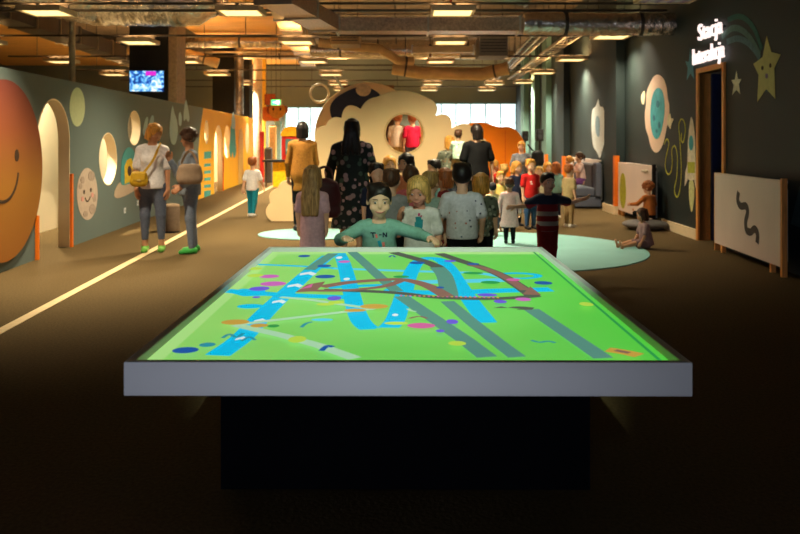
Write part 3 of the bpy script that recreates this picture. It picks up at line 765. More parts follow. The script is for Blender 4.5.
mural('triangle_mural','dim blue-grey triangle near the edge of the dark wall past the low cover',[[RW(x,y) for x,y in ((800,186),(812,186),(812,232),(791,224))]], M('mural_dim',(70,92,94)), 'R')
p2 = mural('ice_planet_mural','pale blue spiky planet on the wall between the two slate pillars',[[RW(x,y) for x,y in smooth_loop([(598.5,99),(600,106),(603.6,108),(604.8,118),(606,128),(605,140),(602.6,150),(600,158),(597,152),(593.4,146),(592,134),(591.6,122),(592.6,110),(596,106)],3)]], M('mural_ice',(226,238,246),rough=.7,var=.1), 'R')
mural('shine', None, [[RW(x,y) for x,y in smooth_loop([(597,116),(600,120),(599.6,136),(596.6,134),(595.6,124)],4)]], M('mural_ice_dark',(150,186,214)), 'R', off=.0055, parent=p2)
# glowing sign
glow = M('sign_letters',(255,240,236),emit=(255,232,226),es=1.2)
sg = thing('wall_sign','glowing white two-line Stacja Interakcja sign over the dark doorway','sign', (0,0,0))
xr = tuple(-RX.normalized())
for txt, dd, z, sz in (('Stacja', 10.80, 2.81, .33), ('Interakcja', 10.88, 2.49, .33)):
    pz = RO+RX*dd+RN*.03+Vector((0,0,z)); me = text_mesh('sign_lettering', txt, sz, .03, glow, (pz, xr, (0,0,1), RN), -.001)
    wd = max(v.co.y for v in me.vertices)-min(v.co.y for v in me.vertices)
    tgt = (.86 if txt == 'Stacja' else 1.14)
    for v in me.vertices: v.co.y = dd+(v.co.y-dd)*tgt/wd; v.co.x += .019*(v.co.y-dd)*(1-wd/tgt)
    link('sign_lettering', me, sg)
g = G()
for z in (2.89,2.57):
    rbox(g, 10.36, 11.40, z, z+.02, .002, .028)
g.build('sign_rail', black, sg)

# ------------------------------------------------------------------ radiator covers on the right wall
slat = M('cover_white',(226,206,196),rough=.45,var=.05,scale=2)
def rcover(label, d0, d1, x0, x1, deco):
    t = thing('radiator_cover', label, 'radiator cover', (0,0,0), 0, 'white radiator covers along the wall')
    a = Vector((x0,d0,0)); b = Vector((x1,d1,0)); u = (b-a).normalized(); n = Vector((-u.y,u.x,0))   # n towards the hall
    L = (b-a).length
    fr = (a, u, (0,0,1), n)
    o = link('front_panel', slab_mesh('front_panel', [[(0,.10),(L,.10),(L,1.0),(0,1.0)]], .025, slat, fr), t); bevel(o,.004)
    def cb(name, s0, s1, z0, z1, o0, o1, m):
        q = G(); c = [a+u*s+n*o_ for s,o_ in ((s0,o0),(s1,o0),(s1,o1),(s0,o1))]
        q.add([(p.x,p.y,z0) for p in c]+[(p.x,p.y,z1) for p in c], [(0,3,2,1),(4,5,6,7),(0,1,5,4),(1,2,6,5),(2,3,7,6),(3,0,4,7)]); return q.build(name, m, t)
    if deco != 'far':
        cb('end_panel', -.045, -.002, 0, 1.02, -.025, .03, wood if deco == 'worm' else M('end_dark',(40,32,28)))
        cb('end_panel', L+.002, L+.03, 0, 1.0, -.05, .02, wood)
    cb('top_ledge', .002, L, .965, .998, -.05, -.002, slat)
    for s in (.25, L-.25): cb('foot', s, s+.04, .002, .099, -.03, .02, wood)
    R_ = [cb('radiator', .12, L-.12, .14, .90, -.10, -.04, M('radiator_grey',(180,178,172)))]
    if deco == 'worm':
        pts = [(752,196),(749,192),(743,191),(740,196),(742,204),(747,208),(750,212),(749,221),(748,227),(751,232),(757,231),(760,235),(760,243)]
        def pl(x,y):   # the panel plane hit by that sight line
            dirx = (x-400)/F; 
            s = (a.x-dirx*a.y)/(dirx*u.y-u.x); dd = a.y+u.y*s; return (s, Z(y,dd))
        pp = [pl(x,y) for x,y in [(741,192),(740,200),(743,206),(748,206),(750,212),(748,222),(749,230),(753,232),(757,229),(760,234),(759.5,243)]]
        wm_ = link('worm_motif', slab_mesh('worm_motif', [ribbon(smooth_path(pp,6), .085)], .003, M('worm_ink',(70,60,58)), (a+n*.0255, u, (0,0,1), n)), o)
    if deco == 'valve':
        link('leaf_motif', slab_mesh('leaf_motif', [ell(L-.35,.48,.22,.33)], .003, M('motif_olive',(170,170,40)), (a+n*.0255, u, (0,0,1), n)), o)
        q = G(); c = a+u*.25+n*.03+Vector((0,0,.90)); q.tube([c, c+n*.05], .03, 12); q.tube([c+n*.04-u*.14, c+n*.04+u*.14], .022, 12); q.build('valve', steel, o)
    return t
rcover('low white cover with a dark wavy worm motif beside the dark doorway', 8.3, 10.30, 3.975, 4.075, 'worm')
rcover('cream cover with an olive leaf motif and metal valve under the turquoise planet', 13.0, 15.18, 4.12, 4.165, 'valve')
rcover('cream cover behind the grey sofa under the pale blue planet', 16.9, 20.3, 4.205, 4.265, 'far')
# behind the covers the wall is at x = 4.02 + .019 y
# ------------------------------------------------------------------ the interactive table
FY, BY = 2.414, 5.01
tb = thing('interactive_table','large white-rimmed table with a glowing green map of rivers and roads on a black plinth','table',(.0135,0,0),math.atan(-.004))
TX, RIM, TOPZ, WELL = .8535, .022, .75, .722
fr = ((0,0,TOPZ-.1026),(1,0,0),(0,1,0),(0,0,1))
o = link('frame', slab_mesh('frame', [[(-TX,FY),(TX,FY),(TX,BY),(-TX,BY)],[(-TX+RIM,FY+RIM),(TX-RIM,FY+RIM),(TX-RIM,BY-RIM),(-TX+RIM,BY-RIM)]], .1026, white, fr, .003), tb)
o = G(); o.box(-TX+.01,TX-.01,FY+.01,BY-.01,TOPZ-.100,TOPZ-.085); o.build('underside', nearblack, tb)
o = G(); o.box(-.755,.745,3.25,4.35,0,TOPZ-.1025); o.build('plinth', nearblack, tb)
def glowm(name, c, es=1.0, var=.10, scale=5):
    return M(name, tuple(v*.36 for v in c), rough=.7, var=var, emit=c, es=es*.84, scale=scale)
def wp(px, py):                      # point of the picture surface seen at a photo position
    d = (EYE-WELL)*F/(py-140); return ((px-400)*d/F-.0135, d)
GE = .80
gm = bpy.data.materials.new('map_green'); gm.use_nodes = True
nt = gm.node_tree; b = nt.nodes['Principled BSDF']; b.inputs['Roughness'].default_value = .5; b.inputs['Base Color'].default_value = (.04,.10,.03,1)
tc = nt.nodes.new('ShaderNodeTexCoord'); nz = nt.nodes.new('ShaderNodeTexNoise'); nz.inputs['Scale'].default_value = 1.4; nz.inputs['Detail'].default_value = 2
sp = nt.nodes.new('ShaderNodeSeparateXYZ'); nt.links.new(tc.outputs['Object'], sp.inputs[0]); nt.links.new(tc.outputs['Object'], nz.inputs['Vector'])
mr = nt.nodes.new('ShaderNodeMapRange'); mr.inputs[1].default_value = -1.1; mr.inputs[2].default_value = 1.0; nt.links.new(sp.outputs['X'], mr.inputs[0])
ad = nt.nodes.new('ShaderNodeMath'); ad.operation = 'ADD'; sc_ = nt.nodes.new('ShaderNodeMath'); sc_.operation = 'MULTIPLY_ADD'; sc_.inputs[1].default_value = .5; sc_.inputs[2].default_value = -.25
nt.links.new(nz.outputs['Fac'], sc_.inputs[0]); nt.links.new(mr.outputs[0], ad.inputs[0]); nt.links.new(sc_.outputs[0], ad.inputs[1])
rp = nt.nodes.new('ShaderNodeValToRGB'); rp.color_ramp.elements[0].color = lin((160,228,116)); rp.color_ramp.elements[1].color = lin((84,214,66))
e_ = rp.color_ramp.elements.new(.45); e_.color = lin((124,218,100))
nt.links.new(ad.outputs[0], rp.inputs['Fac']); nt.links.new(rp.outputs['Color'], b.inputs['Emission Color']); b.inputs['Emission Strength'].default_value = GE
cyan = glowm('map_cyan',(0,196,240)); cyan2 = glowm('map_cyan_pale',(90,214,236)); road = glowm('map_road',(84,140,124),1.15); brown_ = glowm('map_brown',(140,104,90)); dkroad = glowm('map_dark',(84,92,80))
mag = glowm('map_magenta',(206,104,190)); purp = glowm('map_purple',(110,90,220)); navy = glowm('map_navy',(28,90,170)); oran = glowm('map_orange',(206,164,70)); palel = glowm('map_pale_line',(176,224,180)); whit = glowm('map_white',(226,240,236)); dgreen = glowm('map_dark_green',(40,160,80)); pinkm = glowm('map_pink',(214,100,160)); yelw = glowm('map_yellow',(190,226,80)); tealm = glowm('map_teal',(40,150,170)); spillm = glowm('map_border',(176,232,136))
mats = [gm,cyan,cyan2,road,brown_,dkroad,mag,purp,navy,oran,palel,whit,dgreen,pinkm,yelw,tealm,spillm]
mi = {m.name[4:]: i for i,m in enumerate(mats)}; mi['cyan2'] = mi['cyan_pale']
pic = G(); pic.box(-TX+RIM,TX-RIM,FY+RIM,BY-RIM,TOPZ-.084,WELL)
_lv = [0]
from mathutils.geometry import tessellate_polygon
def clipx(p): return (min(max(p[0],-TX+RIM+.004),TX-RIM-.004), min(max(p[1],FY+RIM+.004),BY-RIM-.004))
def shape(loop, m):
    _lv[0] += 1; z = WELL+.0002+.00012*_lv[0]
    lp = [clipx(p) for p in loop]
    tri = tessellate_polygon([[Vector((x,y,0)) for x,y in lp]])
    pic.add([(x,y,z) for x,y in lp], [tuple(t) for t in tri], mi[m])
def pband(pts, w, m, sm=True):
    q = [wp(*p) for p in pts]; q = smooth_path(q,6) if sm else q
    shape(ribbon(q, w), m)
def pell(px, py, rx, ry, m):
    x, y = wp(px,py); d = y; RX_ = rx*d/F; RY_ = abs(wp(px,py-ry)[1]-wp(px,py+ry)[1])/2
    shape(ell(x,y,RX_,RY_,24), m)
# light on the rim's inner walls painted as pale bands, plus a thin line
BW = .055
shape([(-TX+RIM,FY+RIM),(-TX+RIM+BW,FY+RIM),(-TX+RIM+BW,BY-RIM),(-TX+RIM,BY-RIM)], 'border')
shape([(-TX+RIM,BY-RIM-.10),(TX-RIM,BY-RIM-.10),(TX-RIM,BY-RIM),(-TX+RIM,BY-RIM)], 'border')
shape([(TX-RIM-BW*.7,FY+RIM),(TX-RIM-BW*.7+.012,FY+RIM),(TX-RIM-BW*.7+.012,BY-RIM),(TX-RIM-BW*.7,BY-RIM)], 'dark_green')
# rivers
pband([(248,264.5),(290,266),(335,268.5)], .045, 'cyan'); pband([(330,268.5),(400,271),(470,273),(500,277)], .06, 'cyan2')
pband([(222,291),(262,294),(300,296),(345,297.5)], .085, 'cyan'); shape([wp(*p) for p in ((218,292),(240,289),(262,290),(262,296),(240,296.5))], 'cyan')
pband([(385,283),(430,282),(470,281),(505,280)], .10, 'cyan2'); pband([(380,291),(440,293),(490,291),(548,289.5)], .10, 'cyan'); pband([(325,288),(360,286),(400,285)], .06, 'cyan')
pband([(214,356),(240,337),(262,313),(295,282),(318,262),(326,256)], .085, 'cyan')
for (x,y) in ((236,341),(255,323),(274,304),(290,288),(303,276)):
    a = wp(x,y); q = wp(x+4.5,y-4); dx, dy = q[0]-a[0], q[1]-a[1]
    shape([(a[0]-dy*.28,a[1]+dx*.28),(a[0]+dx*.5-dy*.35,a[1]+dy*.5+dx*.35),(q[0],q[1]),(a[0]+dx*.5+dy*.35,a[1]+dy*.5-dx*.35),(a[0]+dy*.28,a[1]-dx*.28),(a[0]+dx*.35,a[1]+dy*.35)], 'white')
pband([(336,253.5),(340,262),(344,276),(348,292),(352,308),(358,322),(368,330),(380,331),(391,322),(397,306),(402,290),(407,275),(414,263),(424,258.5),(436,260),(446,268),(456,284),(468,302),(484,323)], .078, 'cyan')
for p in ((336,258),(343.5,279.5),(392,315.5)): pell(p[0],p[1],3.2,1.3,'white')
pell(515,276,24,3.2,'cyan'); pell(514,276.3,17,1.9,'green')
pell(247,307,13,2.2,'cyan'); pell(319,320.5,11,1.3,'cyan2')
# roads
pband([(330,254),(318,262),(306,270.5)], .065, 'road', False)
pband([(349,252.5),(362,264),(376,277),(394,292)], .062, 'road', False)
pband([(398,297),(430,319),(462,341),(484,358)], .068, 'road', False); pband([(444,302),(470,324),(494,343),(514,358)], .06, 'road', False)
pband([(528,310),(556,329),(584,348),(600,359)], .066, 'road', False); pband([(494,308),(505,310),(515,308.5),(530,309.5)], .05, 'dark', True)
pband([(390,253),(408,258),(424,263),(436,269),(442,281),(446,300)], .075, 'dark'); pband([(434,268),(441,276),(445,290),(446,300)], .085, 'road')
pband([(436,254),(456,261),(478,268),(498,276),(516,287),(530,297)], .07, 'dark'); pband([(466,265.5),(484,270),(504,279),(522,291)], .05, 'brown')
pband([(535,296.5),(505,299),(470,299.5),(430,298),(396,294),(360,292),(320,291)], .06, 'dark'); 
for i in range(22): pell(398+i*4.6, 296.6+.12*i, 1.3, .7, 'orange' if i%2 else 'pink')
pband([(318,288.5),(345,284),(376,281.5),(400,281),(424,287),(444,298)], .07, 'brown'); pband([(400,281),(380,288),(340,292),(300,292)], .05, 'brown')
shape([wp(*p) for p in ((292,294),(304,286),(322,283),(318,288),(312,293))], 'brown'); shape([wp(*p) for p in ((296,291),(310,285),(308,289))], 'pink')
shape([wp(*p) for p in ((519,296),(527,288),(538,296.6))], 'brown')
# pale tracks
pband([(277,299),(310,302),(340,306.5),(372,311)], .035, 'pale_line', False); pband([(232,327),(290,320),(340,314),(366,311)], .035, 'pale_line', False); pband([(232,327),(280,338),(316,348),(352,361)], .05, 'pale_line', False)
# blobs, stones and little creatures
for a in ((266,278,10,1.8,'magenta'),(270,285.5,13,2.4,'magenta'),(256,290.5,10,2.2,'purple'),(301,257.5,6,1.2,'navy'),(321,267.5,7,1.4,'navy'),(322,278.3,10,1.8,'navy'),(331,300.3,7,2.2,'purple'),(341,263.2,6,1.2,'magenta'),
          (418,328,14,2.8,'pink'),(449,324,6,2.4,'purple'),(437,333.4,4.5,1.5,'purple'),(497,303.6,6.5,1.8,'purple'),(520,301.4,8,1.8,'magenta'),(540,284.8,9,1.8,'navy'),(484,297,10,1.6,'purple'),(487,284.3,9.5,1.5,'dark_green'),
          (470,275,10,1.2,'dark_green'),(414,264.6,8,1.3,'navy'),(182,353.5,13,3.2,'navy'),(204,348,8,2.2,'teal'),(393,326,12,1.6,'yellow'),(232,325,14,2.6,'orange'),(256,328.5,9,2,'orange'),(270,329,6,1.5,'dark_green'),(371,309,14,2.4,'orange'),
          (352,313,11,1.6,'orange'),(322,307,9,1.4,'yellow'),(333,305,8,1.6,'yellow'),(398,279,8,1.2,'dark_green'),(510,282,7,1.4,'pink'),(447,263,6,1,'purple'),(470,266,6,1,'navy'),(281,346,0.1,.1,'teal'),(253,300,4,1,'purple'),(437,290,4,1,'navy'),
          (294,343,9,3.4,'yellow'),(252,278,8,1.6,'yellow'),(250,271,9,1.4,'yellow'),(454,347,9,2.4,'yellow'),(583,307,7,2,'yellow')): pell(*a)
for pts,w,m in (([(219,342),(226,338),(233,341),(240,337)],.014,'teal'),([(238,345),(246,341),(252,344)],.012,'teal'),([(298,331),(303,327),(309,325.5)],.014,'teal'),([(318,355),(324,350),(330,351)],.02,'navy'),
                ([(528,344),(536,346),(545,345),(552,346.5)],.013,'teal'),([(386,259.5),(389,257.5),(392,259.5)],.012,'navy'),([(404,312),(408,314),(413,315)],.014,'pale_line'),([(604,353.5),(620,356),(636,359.5)],.06,'orange'),
                ([(612,354.2),(626,357)],.025,'brown'),([(406,322),(416,320),(424,322)],.016,'brown')): pband(pts,w,m)
pic.build('projected_map', mats, tb)

# ------------------------------------------------------------------ ceiling lamps, each hung on a transverse rail
warm = M('lamp_diffuser',(255,236,190),rough=.5,emit=(255,222,150),es=1.7)
upl = M('lamp_glow_top',(255,206,140),rough=.5,emit=(255,200,132),es=50.0)
white_lamp = M('lamp_diffuser_white',(255,246,230),rough=.5,emit=(255,232,196),es=44.0)
offl = M('lamp_off',(176,170,180),rough=.2,var=.1)
housing = M('lamp_housing',(196,176,140),rough=.5,metal=.2,var=.08)
LZ = 3.30
def make_lamp(sz=.64, diff=warm, on=True):
    r = thing('ceiling_lamp','x','ceiling lamp')
    o = G(); w = sz/2; t = .04
    o.box(-w,w,-w,-w+t,0,.075); o.box(-w,w,w-t,w,0,.075); o.box(-w,-w+t,-w+t,w-t,0,.075); o.box(w-t,w,-w+t,w-t,0,.075); o.box(-w+t,w-t,-w+t,w-t,.03,.05)
    o.build('housing', housing, r)
    o = G(); o.box(-w+t,w-t,-w+t,w-t,.012,.018); o.build('diffuser', diff, r)
    if on:
        o = G(); o.box(-w+t,w-t,-w+t,w-t,.062,.068); o.build('glow_strip', upl, r)
        ll = bpy.data.lights.new('lamp_light','SPOT'); ll.energy = 2600; ll.color = (1,.85,.57); ll.spot_size = math.radians(134); ll.spot_blend = 1.0; ll.shadow_soft_size = .09
        lo = bpy.data.objects.new('lamp_light', ll); COL.objects.link(lo); lo.parent = r; lo.location = (0,0,-.01)
    o = G(); o.box(-w,w,-.02,.02,.076,.125); o.box(-.03,.03,-w,w,.076,.10); o.build('hanger', dksteel, r)
    return r
base_lamp = make_lamp(); used_lamp = [False]
rows = {8.2:[-3.3], 9.9:[.9], 11.9:[-5.25,-2.36,.78], 15.55:[-8.1,-5.08,-2.0,.98], 19.4:[-8.2,-5.2,-2.1,.98], 23.2:[-8.3,-5.3,-2.0,1.0], 27.2:[-8.4,-5.4,-2.1,1.1,3.2], 30.4:[-5.5,-2.2,1.1,3.3]}  # the lone forward lamp is added out of view to brighten crowd and cloud
right_lamps = [(4.0-.12,14.7),(4.35-.3,18.9),(4.05,22.6),(4.1,26.4)]
txt_x = {-5.25:'over the partition'}
def lamp_label(x, y):
    col = ('beyond the passage side' if x < -7 else 'above the partition' if x < -4 else 'over the floor line side of the hall' if x < -1 else 'over the middle of the hall' if x < 2.5 else 'beside the slate wall')
    n = {8.2:'first',9.9:'single forward',11.9:'second',15.55:'third',19.4:'fourth',23.2:'fifth',27.2:'sixth',30.4:'last'}
    rw = n.get(y) or {14.7:'first',18.9:'second',22.6:'third',26.4:'fourth'}[y]
    return 'lit square ceiling lamp %s, %s row' % (col, rw)
def put_lamp(x, y, z=LZ, label=None, dim=1):
    if not used_lamp[0]: o = base_lamp; used_lamp[0] = True
    else: o = copy_tree(base_lamp)
    o.location = (x,y,z); o['label'] = label or lamp_label(x,y); o['group'] = 'lit square ceiling lamps'
    if dim != 1:
        for ch in o.children:
            if ch.type == 'LIGHT': ch.data = ch.data.copy(); ch.data.energy *= dim; ch.data.spot_size = math.radians(106 if dim < .5 else 134)
    return o
for y, xs in rows.items():
    for x in xs: put_lamp(x,y,dim={8.2:.40,9.9:.2,11.9:1.15,19.4:1.4,23.2:1.7,27.2:1.9,30.4:1.9}.get(y,1))
for x, y in right_lamps: put_lamp(x,y,dim=.55 if y < 16 else 1.0001)
o = make_lamp(.8, offl, False); o.location = (3.72,11.0,3.36); o['label'] = 'unlit louvred ceiling lamp up beside the glowing sign'
lv = G()
for k in range(4): lv.box(-.30+.18*k,-.24+.18*k,-.34,.34,.004,.0115)
lv.build('louvre', M('louvre_lilac',(200,180,220),rough=.2,metal=.5), o)
# rails with drop rods
def rail(y, x0, x1, label, z=3.43, r=.02):
    t = thing('lamp_rail', label, 'rail', (0,y,z), 0, 'transverse lamp rails')
    o = G(); o.tube([(x0,0,0),(x1,0,0)], r, 8); o.build('rail', dksteel, t)
    xs = [x0+.7+i*2.9 for i in range(int((x1-x0-.5)/2.9)+1)]
    for x in xs: o = G(); o.tube([(x,0,r),(x,0,4.748-z)], .008, 6); o.build('drop_rod', dksteel, t)
for y,l in ((8.2,'first'),(9.9,'single forward'),(11.9,'second'),(15.55,'third'),(19.4,'fourth'),(23.2,'fifth'),(27.2,'sixth'),(30.4,'last')):
    rail(y, -9.5, 4.02+.019*y-.02, 'thin steel rail across the hall carrying the %s row of ceiling lamps' % l, 3.43+.02)

foil2 = M('foil_wrap_fine',(176,146,122),rough=.4,metal=.6,var=.3,scale=30,bump=.8,detail=6)
# ------------------------------------------------------------------ ducts and services
def duct(label, path, r, m, n=20, sy=1.0, name='air_duct', ribs=True, hang=True):
    t = thing(name, label, 'air duct', (0,0,0))
    P_ = [Vector(p) for p in path]
    o = G(); fine = []
    for i in range(len(P_)-1):
        L = (P_[i+1]-P_[i]).length; k = max(1,int(L/.06)) if ribs else 1
        for j in range(k): fine.append(P_[i]+(P_[i+1]-P_[i])*j/k)
    fine.append(P_[-1])
    rr = [r*(1+(.025*math.sin(i*2.3)+.02*math.sin(i*.9) if ribs else 0)) for i in range(len(fine))]
    o.tube(fine, rr, n, sy=sy); o.build('duct', m, t)
    if hang:
        L = [P_[0]+(P_[-1]-P_[0])*.2, P_[0]+(P_[-1]-P_[0])*.8]
        if len(P_) > 2: L = [(P_[0]+P_[1])/2, (P_[-1]+P_[-2])/2]
        for p in L:
            o = G(); ring_d = (P_[1]-P_[0]).normalized() if p is L[0] else (P_[-1]-P_[-2]).normalized()
            o.tube([p-ring_d*.025, p+ring_d*.025], r*1.06, n, sy=sy); o.tube([p+Vector((0,0,r*.95*min(1,sy))), Vector((p.x,p.y,4.748))], .008, 6); o.build('strap', dksteel, t)
    return t
def bduct(label, segs, w, h, m, name='air_duct', flange=True):
    """rectangular trunking along straight pieces"""
    t = thing(name, label, 'air duct', (0,0,0)); o = G()
    for a,b in segs:
        o.bar(a,b,w,h); a_, b_ = Vector(a), Vector(b); L = (b_-a_).length; n = max(1,int(L/1.2))
        for i in range(n+1):
            p = a_+(b_-a_)*i/n; u = (b_-a_).normalized(); f = G(); f.bar(p-u*.015, p+u*.015, w+.05, h+.05); f.build('flange', steel, t)
    o.build('duct', m, t)
    for a,b in segs:
        p = (Vector(a)+Vector(b))/2; o = G(); o.tube([p+Vector((0,0,h/2)), (p.x,p.y,4.748)], .008, 6); o.build('drop_rod', dksteel, t)
    return t
duct('fat silver duct with a bend above the partition near the black column', [(-6.3,12.6,3.95),(-5.35,14.05,3.83),(-4.5,14.1,3.83),(-3.7,14.2,3.83),(-3.35,14.4,4.15)], .40, foil)
duct('thick foil duct running across behind the unlit passage lamp', [(-10.5,17.6,4.3),(-6.1,17.2,4.3)], .26, foil)
bduct('wide grey trunking across the ceiling above the plank soffit', [((-4.0,13.0,3.93),(-1.62,13.0,3.93))], .5, .26, steel)
bduct('long foil-topped trunking with a straight orange-lit underside across the middle', [((-1.02,13.05,3.28),(3.4,13.05,3.28)),((-1.62,10.2,3.28),(-1.2,12.75,3.28))], .46, .22, foil2)
duct('crinkled round foil duct ending at the slate wall over the bright doorway lamp', [(1.9,12.35,3.22),(3.2,12.35,3.2),(4.2,12.3,3.2)], .175, foil)
bduct('long brown trunking running away along the plank soffit', [((-2.0,13.4,3.80),(-2.75,24.0,3.80))], .42, .34, beigeduct)
duct('purple-grey foil duct across beyond the second lamp row', [(-2.08,18.6,3.50),(1.4,18.6,3.50)], .15, foil)
duct('beige bent pipe duct over the black-and-cream round panel', [(-1.75,17.2,3.52),(-.9,17.3,3.42),(-.45,17.5,3.42),(-.05,17.9,3.2),(.3,18.0,3.2)], .10, beigeduct, ribs=False)
duct('long round duct with an orange-lit belly over the middle of the hall', [(-.2,21.6,3.36),(.5,21.6,3.24),(2.2,21.6,3.20),(2.9,21.4,3.34)], .17, beigeduct)
duct('foil duct across the hall above the daylight window', [(-1.6,24.6,4.3),(3.0,24.6,4.3)], .2, foil)
duct('slim steel duct across the hall at the fifth lamp row', [(-6.0,26.6,4.25),(4.0,26.6,4.25)], .14, steel, ribs=False)
duct('dull foil duct across over the yellow wall', [(-9.0,22.2,4.15),(-3.3,22.2,4.15)], .17, foil)
duct('cream pipe duct rising to the ceiling over the yellow wall', [(-7.0,20.6,3.75),(-5.4,20.6,3.62),(-4.7,20.7,3.4)], .13, beigeduct, ribs=False)
bduct('dark square trunking running away on the passage side', [((-6.9,11.5,3.72),(-7.8,26,3.72))], .5, .34, dksteel)
bduct('beige trunking crossing high in front of the grey fan unit', [((.25,16.4,3.27),(1.5,16.4,3.27))], .22, .13, beigeduct)
duct('silver vertical duct standing behind the yellow wall beside the black column', [(-5.05,25.2,2.24),(-5.05,25.2,3.2),(-5.05,25.2,4.74)], .125, foil, hang=False)
def unit_box(label, x0,x1,y0,y1,z0,z1,m, extra=None):
    t = thing('ventilation_unit', label, 'ventilation unit', (0,0,0))
    o = G(); o.box(x0,x1,y0,y1,z0,z1); bevel(o.build('casing', m, t), .012)
    o = G()
    for k in range(5): zz = z0+(z1-z0)*(.2+.15*k); o.box(x0+.06*(x1-x0),x1-.06*(x1-x0),y0-.008,y0-.001,zz,zz+.02)
    if extra is None: o.build('grille', dksteel, t)
    for x in (x0+.06,x1-.06):
        o = G(); o.tube([(x,(y0+y1)/2,z1),(x,(y0+y1)/2,4.748)], .009, 6); o.build('drop_rod', dksteel, t)
    return t
unit_box('plain grey fan unit hanging over the orange panel', 1.58,2.16,16.0,16.8,3.10,3.50,M('unit_grey',(110,104,96),var=.08))
unit_box('beige fan unit hanging over the black-and-cream round panel', -1.42,-.82,16.2,16.9,3.36,3.70,M('unit_beige',(150,130,96),var=.1))
bduct('greenish duct piece sloping at the top of the view over the middle lamp', [((.9,12.5,3.74),(2.0,12.55,3.64))], .4, .16, M('duct_green_grey',(110,124,106),rough=.5,metal=.3))
# ladder trays along the slate wall
def tray(label, a, b, w):
    t = thing('cable_tray', label, 'cable tray', (0,0,0)); a = Vector(a); b = Vector(b); u = (b-a).normalized(); s = Vector((u.y,-u.x,0))*w/2
    for k in (-1,1): o = G(); o.bar(a+s*k, b+s*k, .025, .07); o.build('side_rail', steel, t)
    n = int((b-a).length/.5)
    for i in range(n+1): p = a+(b-a)*i/n; o = G(); o.bar(p-s, p+s, .03, .02); o.build('rung', steel, t)
    o = G(); o.tube([a+s*.3+Vector((0,0,.03)), b+s*.3+Vector((0,0,.03))], .02, 8); o.tube([a-s*.2+Vector((0,0,.03)), b-s*.2+Vector((0,0,.03))], .016, 8); o.build('cable', M('cable_dark',(40,34,30)), t)
    for f in (.1,.35,.6,.85):
        for k in (-1,1): p = a+(b-a)*f+s*k; o = G(); o.tube([p,(p.x,p.y,4.748)], .007, 6); o.build('drop_rod', dksteel, t)
tray('narrow cable tray running away over the orange panel', (2.95,16.9,3.72),(3.6,30.5,3.72),.16)
tray('wide cable tray running away above the sofa', (3.72,15.2,3.72),(4.25,30.5,3.72),.30)
tray('middle cable tray between the narrow and the wide one', (3.3,16.2,3.90),(3.9,30.5,3.90),.16)
def pipe(label, pts, r, m, name='pipe', cat='pipe'):
    o = G(); o.tube(pts, r, 10); ob = o.build(name, m); return tag(ob, label, cat)
pipe('thin red sprinkler pipe with drop head crossing under the ceiling', [(-9,14.9,4.2),(.85,14.9,4.2),(.95,14.9,4.15),(.95,14.9,3.9)], .022, M('sprinkler_red',(150,40,30)))
pipe('slim pale vertical pipe rising behind the partition near the archway', [(-5.84,14.25,0),(-5.84,14.25,4.745)], .055, M('pipe_pale',(150,140,120),metal=.4))
pipe('thin black pipe crossing over the plank soffit', [(-9,20.3,4.05),(2.6,20.3,4.05)], .03, dksteel)
pipe('thin grey conduit crossing over the far plank soffit', [(-9,24.4,4.1),(3.2,24.4,4.1)], .03, steel)
pipe('thin dark conduit crossing at the very top of the view', [(-9,12.6,3.46),(4.2,12.6,3.46)], .022, dksteel)
pipe('steel conduit crossing beyond the grey fan unit', [(-9,17.9,4.22),(4.2,17.9,4.22)], .028, steel)
pipe('brown conduit crossing near the window wall', [(-9,29.2,4.15),(4.4,29.2,4.15)], .03, dksteel)

# ------------------------------------------------------------------ columns behind the partition, television
def bcol(x0,x1,y0,y1,m,z0=0): o = G(); o.box(x0,x1,y0,y1,z0,4.75); return struct('pillar', o.mesh('pillar', m))
bcol(-5.82,-5.0,17.2,18.1,black); bcol(-4.98,-4.80,17.2,17.9,M('pilaster_pale',(150,132,106),rough=.6))
bcol(-6.0,-5.30,25.6,26.3,black,2.24); bcol(-5.80,-5.45,29.0,29.5,black,2.24)
tv = thing('wall_tv','flat television showing a blue picture hung on the black column','television',(-5.42,17.19,0))
o = G(); o.box(-.385,.385,-.07,-.01,2.44,2.92); bevel(o.build('casing', black, tv), .006)
def tvmat():
    m = bpy.data.materials.new('tv_picture'); m.use_nodes = True; nt = m.node_tree; b = nt.nodes['Principled BSDF']
    b.inputs['Base Color'].default_value = (.01,.01,.01,1)
    tc = nt.nodes.new('ShaderNodeTexCoord'); v = nt.nodes.new('ShaderNodeTexNoise'); v.inputs['Scale'].default_value = 7; v.inputs['Detail'].default_value = 5; v.inputs['Distortion'].default_value = 1.2
    nt.links.new(tc.outputs['Object'], v.inputs['Vector']); rp = nt.nodes.new('ShaderNodeValToRGB')
    st = [(.34,(6,20,70)),(.47,(20,90,190)),(.56,(120,200,240)),(.66,(240,240,245))]
    while len(rp.color_ramp.elements) < 4: rp.color_ramp.elements.new(.5)
    for i,(p,c) in enumerate(st): rp.color_ramp.elements[i].position = p; rp.color_ramp.elements[i].color = lin(c)
    nt.links.new(v.outputs['Fac'], rp.inputs['Fac']); nt.links.new(rp.outputs['Color'], b.inputs['Emission Color']); b.inputs['Emission Strength'].default_value = 1.3
    return m
o = G(); o.box(-.365,.365,-.074,-.0705,2.46,2.90); o.build('screen', tvmat(), tv)
o = G(); o.prism([(-.02,-.0775),(.2,-.0775),(.2,-.0745),(-.02,-.0745)], 2.80, 2.89); o.build('screen_caption', M('tv_magenta',(60,10,60),emit=(216,40,200),es=1.2), [c for c in tv.children if c.name.startswith('screen')][0])
o = G(); o.box(-.1,.1,-.009,.008,2.6,2.8); o.build('wall_bracket', dksteel, tv)

